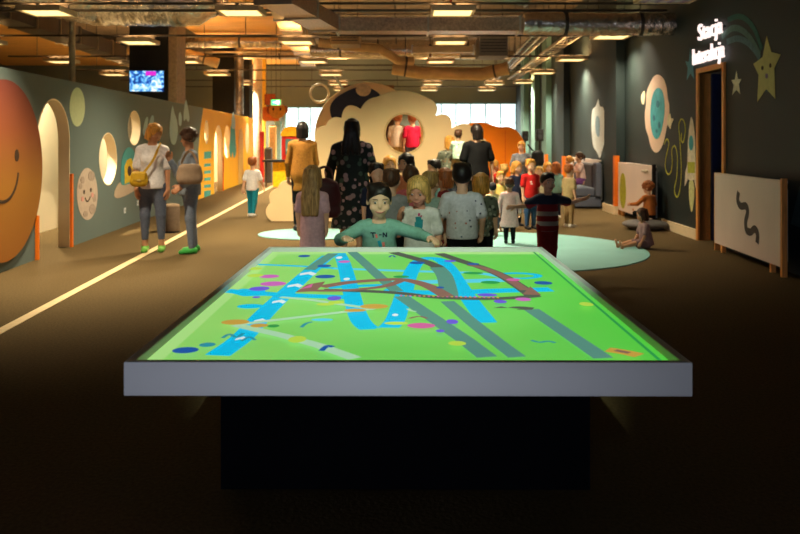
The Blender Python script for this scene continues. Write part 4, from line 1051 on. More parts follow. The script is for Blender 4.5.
# ------------------------------------------------------------------ cloud hut, round panel, orange panel
CD = 14.0
def cl(px,py,d=CD): return (X(px,d), Z(py,d))
def arcs(pts):
    """scalloped outline: consecutive points joined by bulging arcs; a point (x,y,b) sets the bulge of the piece that leads to it"""
    out = []
    for i,p in enumerate(pts):
        q = pts[(i+1)%len(pts)]; b = q[2] if len(q) > 2 else 0
        if not b: out.append((p[0],p[1])); continue
        dx, dy = q[0]-p[0], q[1]-p[1]
        for k in range(10):
            t = k/10; h = b*4*t*(1-t)
            out.append((p[0]+dx*t+dy*h, p[1]+dy*t-dx*h))
    return out
cream_c = M('cloud_cream',(238,206,156),rough=.75,var=.05,scale=1.5)
cloud = thing('cloud_panel','big scalloped cream cloud wall with a round peephole behind the children','play panel',(0,0,0))
ol = arcs([(296,221.3),(272,221.3),(271,203,.28),(278,189,.28),(292,183,.30),(306,178,.2),(314,160,.2),(316,142,.25),(326,126,.30),(342,119,.25),(361,110,.42),(377,97.5,.15),(428,99,.14),(434,117,.30),(451,130,.42),(479,136,.30),(484,160,.3),(484,221.3)])
ol = [cl(*p) for p in ol]; ol = [(x, max(.0,z)) for x,z in ol]
hole = [cl(404.5+20.5*math.cos(t), 133.5+21*math.sin(t)) for t in [2*PI*i/48 for i in range(48)]]
cf = ((0,CD+.28,0),(1,0,0),(0,0,1),(0,-1,0))
link('front_panel', slab_mesh('front_panel', [ol, hole], .28, cream_c, cf, .012), cloud)
link('peephole_rim', slab_mesh('peephole_rim', [[(p[0],p[1]) for p in hole], [(hole[0][0]+0,0)] and [cl(404.5+19*math.cos(t), 133.5+19.5*math.sin(t)) for t in [2*PI*i/48 for i in range(48)]]], .30, M('rim_beige',(214,180,130)), ((0,CD+.29,0),(1,0,0),(0,0,1),(0,-1,0))), cloud)
rp_ = thing('round_panel','tall cream disc panel with a dark night-sky patch and little moon behind the cloud','play panel',(0,0,0))
rD = 14.9
dl = [(X(368+53*math.cos(t),rD), max(0,Z(136+53*math.sin(t),rD))) for t in [PI*.86+PI*1.28*i/48 for i in range(49)]]
dl += [(X(414,rD),0),(X(322,rD),0)]
hole2 = [(X(404+23*math.cos(t),rD),Z(134+23*math.sin(t),rD)) for t in [2*PI*i/40 for i in range(40)]]
link('disc', slab_mesh('disc', [dl, hole2], .2, cream_c, ((0,rD+.2,0),(1,0,0),(0,0,1),(0,-1,0)), .01), rp_)
pt = [(X(x,rD),Z(y,rD)) for x,y in smooth_loop([(332,118),(330,108),(334,100),(342,94),(352,89),(362,86.5),(374,90),(381,97),(374,104),(362,110),(350,113),(344,119),(338,121)],4)]
link('night_sky', slab_mesh('night_sky', [pt], .02, M('night_paint',(40,42,56),rough=.5,var=.15), ((0,rD-.002,0),(1,0,0),(0,0,1),(0,-1,0))), rp_)
link('little_moon', slab_mesh('little_moon', [[(X(363.5+7.5*math.cos(t),rD),Z(90+6.3*math.sin(t),rD)) for t in [2*PI*i/28 for i in range(28)]]], .03, M('moon_paint',(214,190,150)), ((0,rD-.023,0),(1,0,0),(0,0,1),(0,-1,0))), rp_)
o = G(); c = Vector((X(319,rD),rD+.1,Z(93,rD))); o.tube([c+Vector((.17*math.cos(t),0,.17*math.sin(t))) for t in [2*PI*i/32 for i in range(32)]], .022, 10, closed=True); o.build('ring', M('ring_pale',(226,210,176),rough=.4), rp_)
o = G(); o.bar((X(334,rD),rD+.1,Z(76,rD)), (X(343,rD),rD+.1,Z(89,rD)), .06, .04); o.bar((X(325.5,rD),rD+.1,Z(101,rD)), (X(336,rD),rD+.1,Z(101,rD)), .05, .05); o.build('antenna', M('antenna_pale',(190,206,180),rough=.4), rp_)
plat = G(); plat.box(-1.25,.75,15.9,17.2,0,.64); plat.box(-.9,.6,17.2,17.5,0,.32)
pf = plat.build('raised_platform', M('platform_brown',(120,84,56),var=.1)); tag(pf, 'brown raised platform behind the cloud peephole', 'platform')
bb = G(); bb.box(-1.25,-.13,17.22,17.3,.64,2.6); bo_ = bb.build('back_board', M('board_brown',(96,64,40),var=.15), pf)
OD = 17.0
og = thing('orange_panel','bright orange rounded play wall beside the cloud','play panel',(0,0,0))
of1 = M('orange_panel_paint',(250,134,10),rough=.6,var=.04,scale=2)
oll = [(X(462,OD),0),(X(462,OD),Z(130,OD))]+[(X(x,OD),Z(y,OD)) for x,y in smooth_path([(463,126.5),(472,123.6),(484,123.2),(492,125.5),(500,127.6),(508,127.2),(515,130),(520.5,136),(524.5,145),(525,156),(521,166),(513,180)],6)]+[(X(512,OD),0)]
link('panel', slab_mesh('panel', [oll], .35, of1, ((0,OD+.35,0),(1,0,0),(0,0,1),(0,-1,0)), .012), og)
o = G(); o.box(X(505,OD),X(505,OD)+.012,OD-.006,OD-.001,0,1.62); o.build('seam', M('orange_seam',(226,96,8)), og)

# ------------------------------------------------------------------ floor mats, stool, sofa, cushion
def mat_(label, x, y, rx, ry):
    t = G(); t.prism(ell(x,y,rx,ry,64), .001, .012); tag(t.build('floor_mat', mat_mint), label, 'floor mat', None)
mat_('large round mint floor mat under the crowd of children', 1.30,10.40,1.86,1.86)
mat_('smaller mint floor mat by the woman in the mustard dress', -1.33,12.05,.80,.72)
st = thing('stool','brown cylindrical stool standing by the partition behind the two chatting women','stool',(X(170.5,12.3),12.3,0))
o = G(); o.lathe([(.135,.0),(.135,.03)],n=32); o.build('base', black, st); o = G(); o.lathe([(.138,.031),(.14,.06),(.14,.39),(.137,.40)],n=32); o.build('body', M('stool_brown',(96,78,62),rough=.8,var=.15), st); o = G(); o.lathe([(.139,.401),(.139,.425),(.12,.438)],n=32); o.build('seat', M('stool_top',(128,106,84),rough=.8), st)
sf = thing('sofa','grey upholstered sofa block against the slate wall beyond the pillar','sofa',(0,0,0))
up = M('sofa_grey',(92,96,112),rough=.85,var=.1,scale=30); up2 = M('sofa_grey_dark',(84,80,86),rough=.85,var=.1,scale=30)
o = G(); o.box(3.62,4.165,16.55,18.6,.03,.24); bevel(o.build('base', up, sf), .02); o = G(); o.box(3.61,4.03,16.54,18.6,.245,.43); bevel(o.build('seat_cushion', up, sf), .035,3)
o = G(); o.box(4.035,4.165,16.78,18.6,.245,.92); bevel(o.build('backrest', up2, sf), .035,3); o = G(); o.box(4.035,4.168,16.5,16.775,.245,.95); bevel(o.build('armrest', up, sf), .035,3)
cu_ = organic('floor_cushion', [([([elp((3.90,12.72,.085),(.36,.34,.075),None,.03), cap((3.68,12.6,.075),(4.1,12.6,.075),.06,.06,.04)], [('p',(0,0,.006),(0,0,-1))], 0)], .02)], M('cushion_grey',(112,108,108),rough=.9,var=.1))
tag(cu_, 'flat grey floor cushion in front of the olive-leaf cover', 'cushion')

# ------------------------------------------------------------------ far play corner
red = M('red_paint',(186,36,28),rough=.5,var=.06)
def col_(label, x, y, r, z1, m, name='post'):
    t = thing(name, label, 'post', (x,y,0)); o = G(); o.lathe([(r*1.25,0),(r*1.25,.04),(r,.06)],n=20); o.build('foot', steel, t); o = G(); o.lathe([(r,.061),(r,z1-.02),(r*.9,z1)],n=20); o.build('shaft', m, t)
col_('pale round column between the yellow wall and the red post', X(257.8,27.5),27.5,.15,4.73,M('column_pale',(220,206,190),rough=.5))
col_('yellow round post rising beside the pale column', X(263.4,28.6),28.6,.09,4.73,M('post_yellow',(250,196,70),rough=.5))
col_('dark red round post in front of the yellow post', X(262,25.6),25.6,.07,Z(131.5,25.6),red)
hs = thing('hanging_board','orange hanging board with a round tan animal face under the ducts','hanging board',(X(276,25),25,0))
o = G(); o.box(-.42,.1,-.03,.03,Z(121,25),Z(107,25)); bevel(o.build('board', M('board_orange',(224,110,34)), hs), .02)
o = G(); o.box(-.36,-.02,-.03,.03,Z(105,25),Z(94,25)); bevel(o.build('board', M('board_redbrown',(178,84,44)), hs), .02)
ff = ((.05,-.032,Z(110.5,25)),(1,0,0),(0,0,1),(0,-1,0))
link('face', slab_mesh('face', [ell(0,0,.25,.24)], .05, M('face_tan',(206,140,56)), ff, .01), hs)
for s in (-.12,.1): link('eye', slab_mesh('eye', [ell(s,.04,.03,.05,16)], .01, ink, ((.05,-.0825,Z(110.5,25)),(1,0,0),(0,0,1),(0,-1,0))), hs)
for s in (-.25,.25): link('ear', slab_mesh('ear', [ell(s,.02,.08,.12,20)], .03, M('ear_brown',(150,70,40)), ff, .005), hs)
o = G(); o.tube([(-.3,0,Z(94,25)),(-.3,0,4.748)], .008, 6); o.build('drop_rod', dksteel, hs); o = G(); o.tube([(0,0,Z(107,25)),(0,0,4.748)], .008, 6); o.build('drop_rod', dksteel, hs)
ex = thing('exit_sign','small green lit emergency exit sign hanging over the far play corner','sign',(X(276,24),24,0))
o = G(); o.box(-.17,.17,-.03,.03,Z(105.5,24),Z(99.5,24)); o.build('casing', M('sign_white',(220,226,216)), ex)
o = G(); o.box(-.13,.13,-.036,-.031,Z(105,24),Z(100,24)); o.build('lit_face', M('exit_green',(40,200,110),emit=(80,230,130),es=3), ex)
o = G(); zc = Z(102.5,24)
o.box(.03,.10,-.04,-.037,zc-.055,zc+.055); o.bar((-.10,-.0385,zc),(.0,-.0385,zc),.004,.014); o.bar((-.03,-.0385,zc+.03),(.0,-.0385,zc),.004,.014); o.bar((-.03,-.0385,zc-.03),(.0,-.0385,zc),.004,.014); o.build('pictogram', M('exit_white',(240,255,245),emit=(240,255,245),es=3), ex)
o = G(); o.tube([(-.14,0,Z(99.5,24)),(-.14,0,4.748)], .006, 6); o.build('drop_rod', dksteel, ex); o = G(); o.tube([(.14,0,Z(99.5,24)),(.14,0,4.748)], .006, 6); o.build('drop_rod', dksteel, ex)
bd = 25.0
bt = thing('play_booth','red booth with a rounded yellow roof and grey screen in the far play corner','play booth',(0,bd,0))
o = G(); o.box(X(281.5,bd),X(302,bd),0,.5,.06,Z(136,bd)); bevel(o.build('body', red, bt), .015)
rl = [(X(281,bd),Z(136,bd))]+[(X(291.5+10.5*math.cos(t),bd), Z(136+9.5*math.sin(t),bd)) for t in [PI+PI*i/20 for i in range(21)]]+[(X(302,bd),Z(136,bd))]
link('roof', slab_mesh('roof', [rl], .56, M('booth_yellow',(244,180,24)), ((0,.53,.002),(1,0,0),(0,0,1),(0,-1,0)), .01), bt)
o = G(); o.box(X(285.5,bd),X(300,bd),-.03,-.001,Z(155,bd),Z(139,bd)); o.build('screen', M('booth_screen',(90,124,124),rough=.25), bt)
o = G(); o.tube([(X(288,bd),-.05,Z(152,bd)),(X(292,bd),-.05,Z(150,bd))], .1, 16); o.build('dial', M('dial_pale',(140,190,176)), bt)
o = G(); o.box(X(281.5,bd),X(302,bd),.02,.48,0,.058); o.build('base', black, bt)
cb = thing('play_counter','yellow play counter with a thin black top in front of the red booth','counter',(0,0,0))
cd_ = 24.2
o = G(); o.prism([(X(273,cd_),cd_),(X(292,cd_),cd_),(X(292,cd_),cd_+.5),(X(273,cd_),cd_+.5)],0,Z(162.2,cd_)); o.build('body', M('counter_yellow',(236,180,20),rough=.5), cb)
o = G(); o.box(X(263,cd_),X(300,cd_),cd_-.1,cd_+.6,Z(162,cd_),Z(160,cd_)); o.build('top', black, cb)
o = G(); o.tube([(X(265,cd_),cd_+.2,0),(X(265,cd_),cd_+.2,Z(162.1,cd_))], .025, 10); o.build('leg', dksteel, cb)
for i,(px,c,dd,z1,l) in enumerate(((268.5,(90,90,86),26.6,1.15,'grey play pillar block beside the red post'),(272.8,(236,190,120),27.4,1.9,'tall pale peach block in the far play corner'),(278,(150,196,206),28.2,2.1,'tall pale blue block in the far play corner'))):
    t = thing('play_block', l, 'play block', (X(px,dd),dd,0)); o = G(); o.box(-.12,.12,-.12,.12,0,z1); bevel(o.build('block', M('block_%d'%i, c), t), .03); o = G(); o.box(-.09,.09,-.09,.09,z1,z1+.03); o.build('lid', steel, t)
# loudspeakers on stands near the window wall
def speaker(px, top, bot, d, label):
    t = thing('loudspeaker', label, 'loudspeaker', (X(px,d),d,0)); z0 = Z(bot,d); z1 = Z(top,d); w = (z1-z0)*.28
    o = G(); o.box(-w,w,-.12,.12,z0,z1); bevel(o.build('cabinet', black, t), .012)
    o = G(); o.tube([(0,-.121,z0+(z1-z0)*.35),(0,-.128,z0+(z1-z0)*.35)], w*.7, 20); o.tube([(0,-.121,z0+(z1-z0)*.75),(0,-.128,z0+(z1-z0)*.75)], w*.4, 16); o.build('cone', M('cone_grey',(40,40,42)), t)
    o = G(); o.tube([(0,0,.02),(0,0,z0)], .02, 10); o.build('pole', dksteel, t)
    for k in range(3):
        o = G(); a = 2*PI*k/3+.4; o.tube([(0,0,.45),(.34*math.cos(a),.34*math.sin(a),.012)], .012, 8); o.build('leg', dksteel, t)
speaker(525,131,141,21.0,'smaller black loudspeaker on a stand just beside the orange panel')
speaker(539.5,129,141,20.0,'larger black loudspeaker on a stand closer to the teal pillars')

pj = thing('projector','white ceiling projector hung above the interactive table','projector',(.0,1.9,3.6))
o = G(); o.box(-.2,.2,-.16,.16,-.07,.07); bevel(o.build('casing', white, pj), .02); o = G(); o.tube([(0,0,.071),(0,0,1.198)], .02, 10); o.build('mount', dksteel, pj)
o = G(); o.tube([(.06,.161,-.03),(.06,.19,-.05)], .04, 16); o.build('lens', black, pj)
pl_ = bpy.data.lights.new('projector_beam','SPOT'); pl_.energy = 380; pl_.color = (.80,1,.72); pl_.spot_size = math.radians(66); pl_.spot_blend = .45; pl_.shadow_soft_size = .02
po_ = bpy.data.objects.new('projector_beam', pl_); COL.objects.link(po_); po_.parent = pj; po_.scale = (.50,1,1); po_.location = (.06,.21,-.07); po_.rotation_euler = Vector((-.02,2.7,-2.9)).to_track_quat('-Z','Y').to_euler()
# ------------------------------------------------------------------ spotlight on the planet
sl = thing('track_spotlight','small black spotlight aimed down at the turquoise planet','spotlight',(3.55,14.3,3.52))
o = G(); o.tube([(0,0,0),(0,0,1.228)], .01, 8); o.build('stem', dksteel, sl)
o = G(); a = Vector((.0,0,-.02)); dr_ = Vector((.7,-.35,-1.2)).normalized(); o.tube([a-dr_*.06,a+dr_*.12], .05, 16); o.build('can', black, sl)
ld_ = bpy.data.lights.new('spot_beam','SPOT'); ld_.energy = 110; ld_.color = (1,.82,.6); ld_.spot_size = 1.5; ld_.spot_blend = .8; ld_.shadow_soft_size = .04
lo_ = bpy.data.objects.new('spot_beam', ld_); COL.objects.link(lo_); lo_.parent = sl; lo_.location = a+dr_*.14; lo_.rotation_euler = dr_.to_track_quat('-Z','Y').to_euler()
# ------------------------------------------------------------------ people
def cloth(n, c, var=.12): return M('cloth_'+n, c, rough=.85, var=var, scale=35, bump=.15, spec=.15)
def floor_z(x, y):
    return .0135 if (x-1.30)**2+(y-10.40)**2 < 1.80**2 or (x+1.33)**2/.74**2+(y-12.05)**2/.66**2 < 1 else .001
def stand(label, px, d, h, deg, **k):
    x = X(px,d); return person(label, (x,d,k.pop('z',None) or floor_z(x,d)), math.radians(deg), h, **k)
jeans = cloth('denim',(92,98,116)); jeans2 = cloth('denim_light',(112,122,140)); blk = cloth('black',(16,16,18)); wht = cloth('white',(228,222,222)); greenshoe = M('shoe_cover_green',(60,160,70),rough=.35,var=.15); limeshoe = M('shoe_cover_lime',(100,160,66),rough=.35,var=.15)
navyc = cloth('navy',(34,40,62)); greyc = cloth('grey',(150,146,148)); khaki = cloth('khaki',(150,124,84)); shoe_d = M('shoe_dark',(30,30,34),rough=.5); shoe_w = M('shoe_white',(220,216,210),rough=.5)
pinkc = cloth('pink',(214,160,170)); redc = cloth('red',(196,36,34))
# two women chatting on the left, a child walking off
w1 = stand('woman in a white t-shirt with blonde hair and a yellow shoulder bag by the partition', 152.5, 10.2, 1.61, 12, wide=.88, kid=False, female=True, hair=('messy','gold'),
    top=('tee',wht,{'hem':-.10,'inf':.016,'sleeve':'short'}), bottom=('trousers',jeans,{'len':.90,'inf':.007}), shoes=limeshoe, head=(.75,.42,0), skin='tan',
    arms=[((-.22,.02,-1),(.04,-.12,-1)),((.16,-.02,-1),(.02,-.10,-1))], legs=[((-.02,0,-1),(0,.02,-1)),((.05,0,-1),(.02,.02,-1))])
w2 = stand('woman with short curly brown hair and a beige tote, hand raised to her chin', 190, 10.05, 1.525, -62, wide=.92, kid=False, female=True, hair=('curly','brown'), 
    top=('tee',cloth('denim_shirt',(122,130,142)),{'hem':-.16,'inf':.018,'sleeve':'long'}), bottom=('trousers',jeans2,{'inf':.009}), shoes=greenshoe, head=(0,.12,0), skin='tan',
    arms=[((-.10,-.45,-1),(.22,-.6,1.0)),((.28,.10,-1),(.0,-.75,-.5))], legs=[((-.02,.10,-1),(0,.12,-1)),((.02,-.05,-1),(0,.06,-1))])
stand('child in a white shirt and turquoise trousers walking away along the floor line', 252.5, 14.75, 1.09, 168, hair=('short','ginger'), top=('tee',wht,{'hem':-.1}), bottom=('trousers',cloth('turquoise',(24,120,140))), shoes=shoe_w,
    arms=[((-.35,-.15,-1),(-.1,-.5,-.8)),((.25,.25,-1),(.1,.1,-1))], legs=[((-.03,.22,-1),(0,.35,-1)),((.03,-.18,-1),(0,.10,-1))])
# foreground adults
w3 = stand('woman with black hair in a mustard dress and black leggings seen from behind', 302.5, 12.45, 1.665, 188, kid=False, female=True, hair=('bob','dark'), top=('dress',pattern_mat('cloth_mustard',(150,98,30),[(100,66,24),(176,128,48)],scale=40,size=.25,density=.6),{'hem':-.52,'inf':.012,'flare':.098,'sq':.75,'sleeve':'long'}),
    bottom=('leggings',blk,{'inf':.004}), shoes=shoe_d, arms=[((-.16,-.12,-1),(.1,-.5,-.7)),((.2,-.08,-1),(.0,-.35,-.8))])
flor = pattern_mat('cloth_floral',(26,32,32),[(170,136,140),(120,104,106),(66,84,72),(150,124,128)],scale=13,size=.40,density=.85)
w4 = stand('tall woman with long dark hair in a black floral dress at the table end', 352, 9.45, 1.645, 178, kid=False, female=True, hair=('long','dark',.06), top=('dress',flor,{'hem':-.98,'inf':.024,'flare':.152,'sq':.7,'sleeve':'long'}),
    bottom=('leggings',None), shoes=shoe_d, arms=[((-.30,-.04,-1),(-.02,-.25,-1)),((.34,-.06,-1),(.02,-.2,-1))], wide=1.08)
stand('girl with long sandy hair in a dusty pink dress beside the burgundy bag', 312.5, 7.9, 1.145, 172, hair=('long','sand',.17), top=('dress',cloth('dusty_pink',(204,160,166)),{'hem':-1.05,'inf':.010,'flare':.125,'sq':.8,'sleeve':'short'}), bottom=('shorts',None), shoes=shoe_w,
    arms=[((-.14,-.05,-1),(.05,-.2,-1)),((.2,-.05,-1),(0,-.2,-1))])
# ---- boy leaning on the far rim
tealsw = cloth('teal_sweat',(122,166,150))
bx, by, bh = X(379,5.22), 5.22, 1.11
S0 = None
def reach(info_unused, S, Wt, ul, fl, bend):
    D = Wt-S; L = min(np.linalg.norm(D), (ul+fl)*.985); u = D/np.linalg.norm(D); a = (ul*ul-fl*fl+L*L)/(2*L); hgt = math.sqrt(max(0,ul*ul-a*a))
    b = np.array(bend,float); b = unit(b-u*np.dot(b,u)); E = S+u*a+b*hgt; return tuple(unit(E-S)), tuple(unit(Wt-E))
bp = V3(0,.10,.50*bh); bt_ = unit((.0,-.24,1)); Nn = bp+bt_*(.765-.47)*bh
q_ul, q_fl = .150*bh, .130*bh
def sh(s): return Nn+V3(1,0,0)*s*.100*bh-bt_*.018*bh
wl_, wr_ = V3(X(345,5.06)-bx, -.165, .805), V3(X(430,5.06)-bx, -.165, .807)
# his arms are a touch long for reaching the rim wide apart
armsB = [reach(None, sh(-1), wl_, q_ul*1.0, q_fl*1.0, (-.15,1,-.1)), reach(None, sh(1), wr_, q_ul, q_fl, (.15,1,-.1))]
boy = person('boy in a teal sweatshirt leaning on the table rim with arms spread wide', (bx,by,.001), 0, bh, hair=('short','dark'), top=('sweater',tealsw,{'hem':-.05,'inf':.012,'sleeve':'long'}), bottom=('trousers',navyc), shoes=shoe_d,
    arms=armsB, pelvis=tuple(bp), torso=tuple(bt_), head=(.10,.16,.0), face=True, vox=.0075, palm=[(.1,-.2,-1),(-.1,-.2,-1)], curl=.35, legs=[((-.05,-.10,-1),(0,.22,-1)),((.05,-.10,-1),(0,.22,-1))])
dk = M('print_dark',(30,44,60),rough=.8); pk_ = M('print_coral',(220,120,110),rough=.8); cy_ = M('print_cyan',(30,150,170),rough=.8)
print_on(boy, 'shirt_print', [(-.055,.02,-.02,.02,.008,0),(-.04,.02,-.035,-.012,.008,0),(.002,.008,.018,.008,.007,0),(.028,.022,.028,-.008,.008,0),(.028,.022,.05,-.008,.008,0),(.05,.022,.05,-.008,.008,0),(-.02,.012,-.012,-.012,.014,1),(.0,-.03,.012,-.075,.02,2),(.028,-.04,.034,-.08,.016,1),(.012,-.085,.04,-.11,.016,2)], [dk,pk_,cy_], True, up=.045)
# ---- girl with turquoise print
g6 = stand('blonde girl in a white t-shirt with a turquoise print, hand held to her cheek', 419.5, 6.2, 1.125, -8, hair=('messy','blonde'), top=('tee',cloth('white_tee',(222,216,210)),{'hem':-.12,'inf':.013}), bottom=('shorts',cloth('grey_shorts',(120,112,116)),{'len':.5}), shoes=shoe_w, face=True, head=(-.12,.34,0), skin='rosy',
    arms=[((-.32,-.35,-1),(.16,-.45,1.0)),((.22,-.05,-1),(-.05,-.5,-.8))])
print_on(g6, 'shirt_print', [(0,.03,.012,-.075,.045,0),(-.012,-.01,-.012,-.06,.03,0),(.022,.01,.02,-.05,.03,0),(-.002,.045,.014,.045,.022,1),(.018,.036,.026,.03,.016,1)], [M('print_turquoise',(40,140,150),rough=.8),M('print_magenta',(190,60,110),rough=.8)], True, up=.055)
# ---- children from the front of the crowd to its back
prints = pattern_mat('cloth_sprigs',(206,202,206),[(70,70,90),(180,110,90),(90,110,130)],scale=22,size=.2,density=.55)
stand('boy with black hair in a pale sprigged t-shirt and black trousers seen from behind', 462, 7.1, 1.195, 176, hair=('short','dark'), top=('tee',prints,{'hem':-.08,'inf':.016}), bottom=('trousers',blk,{'inf':.012}), shoes=shoe_d, arms=[((-.3,.0,-1),(.05,-.5,-.9)),((.34,.04,-1),(.1,-.3,-1))], wide=1.1)
stand('brown-haired child in a grey t-shirt seen from behind, just behind the sweatshirt boy', 391.5, 7.55, 1.13, 170, hair=('short','brown'), top=('tee',greyc,{'hem':-.05,'inf':.013}), bottom=('trousers',blk), shoes=shoe_d)
stand('dark-haired child half hidden between the floral dress and the grey t-shirt', 376.5, 8.75, 1.15, 20, hair=('short','dark'), top=('tee',navyc), bottom=('trousers',navyc), shoes=shoe_d)
stand('small blonde child peeping over the front children under the cloud peephole', 389.5, 11.0, 1.17, 12, hair=('messy','gold'), top=('tee',khaki), bottom=('trousers',navyc), shoes=shoe_w, face=True)
stand('girl with long dark hair standing taller in the crowd under the peephole', 406, 9.6, 1.225, -30, hair=('long','dark',.1), top=('tee',cloth('peach',(214,130,90))), bottom=('trousers',jeans), shoes=shoe_d, face=True)
stand('girl with tied brown hair in a rosy top before the taller dark-haired girl', 411, 8.35, 1.125, 160, hair=('bun','brown'), top=('tee',cloth('rosy',(206,104,110))), bottom=('trousers',navyc), shoes=shoe_w)
stand('child with sandy brown hair close behind the blonde girl with the print', 430, 7.45, 1.11, 150, hair=('short','sand'), top=('tee',cloth('mint_top',(150,170,160))), bottom=('trousers',jeans), shoes=shoe_d)
stand('dark-haired boy in a teal and white top turned to the crowd, cloud behind him', 434, 10.5, 1.13, -60, hair=('short','dark'), top=('tee',cloth('teal_top',(130,168,172))), bottom=('trousers',navyc), shoes=shoe_d)
stand('girl with reddish brown hair in a dark red dress facing the blonde girl', 444.5, 8.65, 1.095, -80, hair=('messy','ginger'), top=('dress',cloth('dark_red',(130,34,40)),{'hem':-.9,'flare':.11}), bottom=('leggings',None), shoes=shoe_d, skin='tan', face=True, arms=[((-.2,-.2,-1),(.2,-.8,-.2)),((.2,-.2,-1),(-.1,-.8,-.2))])
camo = pattern_mat('cloth_camo',(96,100,84),[(54,60,50),(150,150,136),(120,96,70)],scale=26,size=.45,density=.8)
stand('golden-haired child in a camouflage top and black trousers beside the sprigged t-shirt', 481, 8.1, 1.065, 165, hair=('messy','gold'), top=('tee',camo,{'hem':-.2,'inf':.016}), bottom=('trousers',blk,{'inf':.018}), shoes=shoe_d, wide=1.1)
stand('toddler in a pink tunic and black leggings seen from behind on the mint mat', 509.5, 10.9, .875, 175, hair=('short','brown'), top=('tunic',cloth('pale_pink',(224,190,192)),{'hem':-.75,'flare':.15,'inf':.012,'sleeve':'long'}), bottom=('leggings',blk,{'inf':.006}), shoes=shoe_d, arms=[((-.35,-.1,-1),(-.1,-.2,-1)),((.35,-.1,-1),(.1,-.2,-1))])
stand('tiny child in a dark cap behind the camouflage top', 492.5, 11.75, .77, 200, hair=('cap',M('cap_dark',(30,28,34),rough=.8)), top=('tee',cloth('cream_top',(224,206,160))), bottom=('trousers',khaki), shoes=shoe_w)
stand('blonde child looking out from behind the dark cap', 500.5, 12.45, .915, 10, hair=('short','gold'), top=('tee',cloth('yellow_top',(216,180,100))), bottom=('trousers',jeans), shoes=shoe_w, face=True)
stand('blonde child with back turned below the orange panel', 504, 13.4, 1.0, 185, hair=('short','blonde'), top=('tee',khaki), bottom=('trousers',navyc), shoes=shoe_w)
nb = stand('blonde child in a navy top with a round white badge print near the red t-shirt', 516.5, 13.2, 1.05, 30, hair=('messy','gold'), top=('tee',navyc), bottom=('trousers',blk), shoes=shoe_d, face=True)
print_on(nb, 'shirt_print', [(-.01,-.03,.03,-.03,.045,0)], [M('print_white',(220,220,224),rough=.8)])
rt = stand('child in a bright red t-shirt and blue jeans with golden hair', 530.5, 12.75, 1.10, 18, hair=('short','gold'), top=('tee',redc,{'hem':-.1,'inf':.013}), bottom=('trousers',cloth('blue_jeans',(52,84,124))), shoes=shoe_d, face=True)
print_on(rt, 'shirt_print', [(-.05,.02,-.02,.03,.02,0),(-.045,-.01,-.01,0,.018,0)], [M('print_pale',(230,190,180),rough=.8)])
stand('child in a red jacket tucked beside the woman in black', 494, 13.75, 1.06, 120, hair=('short','gold'), top=('sweater',redc,{'sleeve':'long'}), bottom=('trousers',navyc), shoes=shoe_d)
stand('fair-haired child in a pale top behind the red t-shirt', 539.5, 14.2, .93, -20, hair=('short','blonde'), top=('tee',cloth('ivory',(226,214,180))), bottom=('trousers',khaki), shoes=shoe_w)
stand('golden-haired child in a white top behind the striped boy, nearer the red t-shirt', 547.5, 15.2, .985, 15, hair=('messy','gold'), top=('tee',wht), bottom=('trousers',jeans), shoes=shoe_w, face=True)
stand('ginger-haired child behind the striped boy, nearer the beige shirt', 556, 14.5, 1.0, -160, hair=('messy','ginger'), top=('tee',cloth('seagreen',(120,160,150))), bottom=('trousers',navyc), shoes=shoe_w)
stand('child in a beige shirt and khaki trousers standing in front of the grey sofa', 569, 13.05, 1.01, 120, hair=('short','ginger'), top=('tee',cloth('beige_shirt',(176,156,112)),{'hem':-.15}), bottom=('trousers',khaki), shoes=shoe_w)
# ---- striped boy
hs_ = 1.05
strip_m = band_mat('cloth_stripes',[(0,(196,196,208)),(.06,(150,38,50)),(.20,(196,196,208)),(.31,(150,38,50)),(.45,(196,196,208)),(.56,(150,38,50)),(.66,(150,38,50)),(.74,(36,46,68))],'Z',.40*hs_,.80*hs_)
sb = stand('boy in a striped navy, maroon and grey t-shirt holding both arms out', 547.5, 8.6, hs_, 8, hair=('short','dark'), top=('tee',strip_m,{'hem':-.20,'inf':.016}), bottom=('trousers',cloth('maroon',(128,30,36)),{'len':.82,'inf':.012}), shoes=shoe_w, skin='fair', face=True, head=(.15,.0,0),
    arms=[((-1,.05,-.55),(-1,-.25,-.02)),((1,.0,-.30),(.95,-.25,.30))])
# ---- adults at the back of the crowd
w5 = stand('woman with a black bob in a black t-shirt seen from behind in the crowd', 477, 13.0, 1.65, 205, kid=False, female=True, hair=('bob','dark'), top=('tee',blk,{'hem':-.15,'inf':.02}), bottom=('trousers',blk), shoes=shoe_d, wide=1.15, head=(.25,.1,0), arms=[((-.35,.0,-1),(-.05,-.1,-1)),((.25,-.1,-1),(.1,-.5,-.8))])
w6 = stand('blonde woman in a patterned top holding a toddler at the cloud edge', 449.5, 13.55, 1.47, 200, kid=False, female=True, hair=('bob','gold'), top=('tee',camo,{'hem':-.15,'inf':.015}), bottom=('trousers',jeans), shoes=shoe_d, arms=[((-.2,-.35,-.9),(.55,-.8,.12)),((.2,-.35,-.9),(-.35,-.85,.1))])
person('toddler in a pale mint shirt held on the arm of the blonde woman', (X(458.2,13.24),13.24,.70), math.radians(165), .88, hair=('short','brown'), top=('tee',pattern_mat('cloth_mint_leaf',(186,216,192),[(110,170,140),(236,240,230)],scale=24,size=.4,density=.7)), bottom=('trousers',khaki), shoes=shoe_w, legs=[((-.35,-.7,-.6),(-.1,.2,-1)),((.35,-.7,-.6),(.1,.2,-1))], arms=[((-.3,-.5,-.8),(.2,-.8,.1)),((.3,-.5,-.8),(-.2,-.8,.1))])
